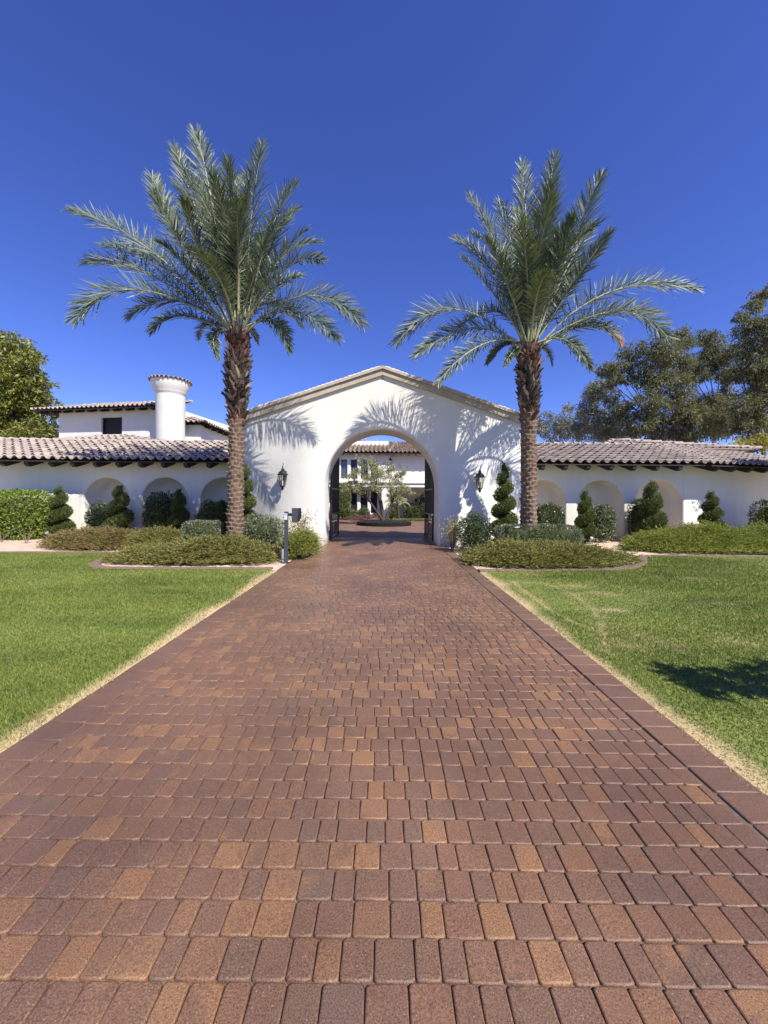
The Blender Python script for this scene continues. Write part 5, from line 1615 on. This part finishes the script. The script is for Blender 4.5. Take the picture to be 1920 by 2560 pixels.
roof_plane(ch, (hx_(300, 240).x - 3, ey + 2.7, ez2 + 1.25), (1, 0, 0), Vector((0, 1, .38)).normalized(), hx_(700, 230).x - hx_(300, 240).x + 3.2, 6, mat='tile_ro', clip=lambda u, v: u < (hx_(700, 230).x - hx_(300, 240).x + 3.2) - v * 2.0, cap=300)
b = MB(); xq = hx_(700, 230).x + .2; b.poly([(xa, ey + 2.72, ez2 + 1.2), (xq, ey + 2.72, ez2 + 1.2), (xq - 4.6, ey + 5.1, ez2 + 2.1), (xa, ey + 5.1, ez2 + 2.1)]); b.build('upper_roof_deck', M['wood'], ch)
p = hx_(1195, 890, 33.5); lantern(p.x, HY_ + 2.498, p.z, .85, 'black lantern on the shaded porch wall of the courtyard house', 'black lanterns on the houses')
p = hx_(888, 430, 31.3); lantern(p.x + .1, HY_ + .298, p.z, .85, 'black lantern high on the upper wall above the olive tree', 'black lanterns on the houses')
sheet('grass_strip', hx_(930, 1090, 30).x, 28.3, 4.5, 30.2, .004, M['turf'])
n = 9000; r = np.random.default_rng(8)
P = np.stack([r.uniform(hx_(930, 1090, 30).x, 3.6, n), r.uniform(28.3, 29.9, n), np.zeros(n)], 1)
V, Fq = blades(P, rand_dir(n) * .5 + np.array([0, 0, 1]), r.uniform(.08, .18, n), .05, mid=.3)
g = link('grass_tuft', np_mesh('grass_tuft', V, Fq, M['grass'], attr={'dry': np.full(len(V), .12)})); g['kind'] = 'stuff'
bush('climbing_shrub', 'tall green climbing shrub beside the left lower window of the courtyard house', 'shrub', hx_(345, 900, 29.5).x, 29.6, .62, .5, 2.6, .10, M['topiary'], p=4, n=4200, seed=61, lump=.08)
for k, (x, w, h, mt, lb) in enumerate(((450, .55, .75, 'juniper_lush', 'low yellow green shrub under the second lower window of the courtyard house'), (525, .5, .62, 'hedge', 'low grey green shrub under the third lower window of the courtyard house'), (600, .42, .9, 'dark_leaf', 'dark knee high shrub left of the white porch column'), (390, .45, .7, 'topiary', 'low dark shrub at the foot of the tall climbing shrub'))):
    bush('courtyard_shrub', lb, 'shrub', hx_(x, 1060, 29.8).x, 29.8, w, .4, h, .09, M[mt], p=2.4, n=1500, seed=62 + k, lump=.1, group='shrubs along the courtyard house')
for k, (x, w, h, mt, lb) in enumerate(((920, .5, 1.0, 'dark_leaf', 'dark shrub behind the small palm beside the porch column'), (1135, .5, 1.25, 'dark_leaf', 'dark leafy shrub below the porch lantern'), (1215, .45, 1.0, 'topiary', 'green shrub right of the porch lantern'), (1290, .5, 2.0, 'dark_leaf', 'tall dark shrub at the right end of the porch'))):
    bush('courtyard_shrub', lb, 'shrub', hx_(x, 1060, 31).x, 31.3, w, .4, h, .11, M[mt], p=2.2, n=1500, seed=72 + k, lump=.14, fuzz=.3, group='shrubs along the courtyard house')
mound('purple_ground_cover', 'purple and green ground cover along the courtyard edge left of the olive tree', hx_(640, 1090, 29.2).x, 29.1, 1.6, .45, .30, M['purple'], 81, 900, reach=.2)
# pygmy palm
pp = hx_(985, 1085, 29.3)
root = empty('pygmy_palm', (pp.x, 29.4, 0), 'small arching pygmy palm with reddish trunk beside the porch column', 'palm tree')
b = MB(); b.tube([(pp.x + .12, 29.4, -.05), (pp.x + .06, 29.4, .5), (pp.x, 29.4, 1.05)], [.12, .10, .10], 9); b.build('trunk', M['fibre'], root)
rr_ = random.Random(3)
for k in range(26):
    a = k * 2.4; e = rr_.uniform(.15, 1.2); ln = rr_.uniform(.9, 1.25)
    d = Vector((math.cos(a) * math.cos(e), math.sin(a) * math.cos(e), math.sin(e))); hor = Vector((math.cos(a), math.sin(a), 0))
    P0 = Vector((pp.x, 29.4, 1.05)); P2 = P0 + d * ln + Vector((0, 0, -.42)); P1 = P0 + d * ln * .62 + Vector((0, 0, .35))
    V, Fc, mi = frond_mesh(P0, P1, P2, tuple(hor), nl=34, ll=.30, wscale=1.0, seed=k)
    link('frond', poly_mesh('frond', V, Fc, [M['rachis'], M['olive'], M['frond_dead']], tuple(root.location), mi), root)

# ------------------------------------------------------------------ background trees
def c8b(x, y): return (1340 + x / 2.86, 700 + y / 2.86)
def c1(x, y): return (x / 2.592, 860 + y / 2.592)
EA = [(690, 520, 85), (900, 500, 110), (1050, 430, 85), (820, 590, 90), (1000, 600, 110), (1100, 640, 90), (900, 720, 110), (1040, 790, 100), (770, 700, 70), (660, 640, 70), (570, 640, 75), (490, 640, 55), (800, 880, 100), (960, 930, 110), (1090, 940, 100), (620, 720, 40), (560, 740, 40), (640, 950, 80), (720, 1030, 110), (880, 1060, 110), (1030, 1060, 110), (1150, 1060, 100)]
EB = [(1210, 420, 70), (1290, 490, 90), (1380, 540, 80), (1230, 550, 90), (1320, 640, 90), (1190, 690, 50), (1200, 880, 90), (1300, 920, 110), (1250, 1020, 110), (1370, 800, 60), (1370, 1030, 110), (1390, 690, 60)]
EC = [(1600, 120, 55), (1560, 190, 60), (1640, 90, 45), (1440, 275, 40), (1510, 310, 80), (1600, 390, 100), (1500, 470, 80), (1580, 590, 100), (1640, 640, 100), (1460, 680, 80), (1550, 790, 110), (1640, 900, 110), (1470, 890, 90), (1510, 1020, 110), (1620, 1030, 110), (1700, 300, 110), (1700, 500, 110), (1720, 750, 120)]
ED = [(420, 800, 75), (370, 900, 80), (460, 750, 60), (520, 690, 55), (530, 850, 65), (400, 1000, 95), (480, 1050, 95), (560, 970, 75), (330, 1070, 90), (620, 1080, 95), (540, 1100, 90)]
EE = [(230, 910, 40), (210, 990, 55), (80, 1000, 50), (120, 1080, 75), (40, 1060, 45), (240, 1080, 75), (300, 970, 45), (10, 1010, 40), (170, 1040, 60)]
GT = 'eucalyptus trees behind the right wing'
def euc(lb, lst, Y, seed, mat, tx, per=1050, lr=.24, L=.34):
    cl = pix_clumps(lst, c8b, Y, 2.86, 2.2, seed)
    p = at(*c8b(tx, 1100), Y)
    clump_tree('eucalyptus_tree', lb, (p.x, Y, -.1), lr, cl, M[mat], L, .26, per, M['bark'], group=GT, seed=seed, droop=.5)
euc('big drooping eucalyptus in the middle of the row behind the right wing', EA, 38, 101, 'euc', 930)
euc('eucalyptus filling the space between the big middle one and the tallest one', EB, 43, 102, 'euc', 1260)
euc('tallest dark eucalyptus cut by the right edge of the photo', EC, 36, 103, 'euc', 1600)
euc('medium grey green eucalyptus left of the big middle one', ED, 44, 104, 'euc_grey', 470)
euc('lowest pale grey eucalyptus just right of the right palm trunk', EE, 52, 105, 'euc_grey', 190, per=640, L=.36)
cl = pix_clumps([(1490, 1175, 60), (1570, 1165, 60), (1640, 1180, 70), (1420, 1195, 45)], c8b, 30, 2.86, .5, 6)
clump_tree('yellow_shrub', 'bright yellow green shrub top above the ridge at the far right', (at(*c8b(1560, 1200), 30).x, 30, 0), .12, cl, M['yellow'], .20, .5, 1100, M['bark_dark'], cat='shrub', seed=7, droop=.1, squash=(1, 1, .9))
LA = [(100, 60, 110), (40, 140, 110), (180, 130, 90), (210, 60, 45), (60, 280, 130), (190, 290, 100), (285, 270, 55), (250, 220, 45), (100, 430, 130), (230, 410, 90), (270, 360, 60), (60, 560, 120), (180, 560, 100), (-30, 60, 110), (-60, 300, 140), (-60, 520, 140), (130, 660, 130), (0, 680, 130), (30, 30, 80)]
LB = [(330, 440, 55), (380, 395, 26), (310, 520, 60), (345, 560, 45), (290, 600, 70), (350, 640, 70), (240, 650, 80)]
cl = pix_clumps(LA, c1, 34, 2.592, 1.6, 8)
clump_tree('leafy_tree', 'tall yellow green leafy tree at the left edge behind the upper house', (at(*c1(60, 600), 34).x, 34, 0), .32, cl, M['sumac'], .34, .42, 620, M['bark_dark'], group='trees behind the upper house', seed=9, droop=.35)
cl = pix_clumps(LB, c1, 40, 2.592, 1.2, 9)
clump_tree('leafy_tree', 'smaller yellow green tree between the tall left tree and the upper house roof', (at(*c1(320, 600), 40).x, 40, 0), .25, cl, M['sumac'], .36, .42, 560, M['bark_dark'], group='trees behind the upper house', seed=10, droop=.35)
# trees beside the drive that stand out of frame to the right and shade lawn and wall
cl = [(4.85 + .75 * math.cos(a), 1.92 + .22 * math.sin(a), 2.12 + .30 * math.sin(a * 2.1), .25) for a in np.linspace(0, 5.5, 7)]
clump_tree('lawn_tree', 'young dark leaved tree on the lawn beyond the right edge', (5.5, 2.1, 0), .07, cl, M['dark_leaf'], .16, .3, 5200, M['bark_dark'], seed=21, droop=.3)
cl = [(15.9 + .62 * (k % 6), 13.9 + .3 * math.sin(k * 1.3), 3.3 + .95 * (k // 6) + .2 * math.sin(k), .82) for k in range(18)]
clump_tree('lawn_tree', 'broad dark tree by the end of the right wing beyond the right edge', (17.6, 13.9, 0), .14, cl, M['dark_leaf'], .2, .35, 1900, M['bark_dark'], seed=22, droop=.3)
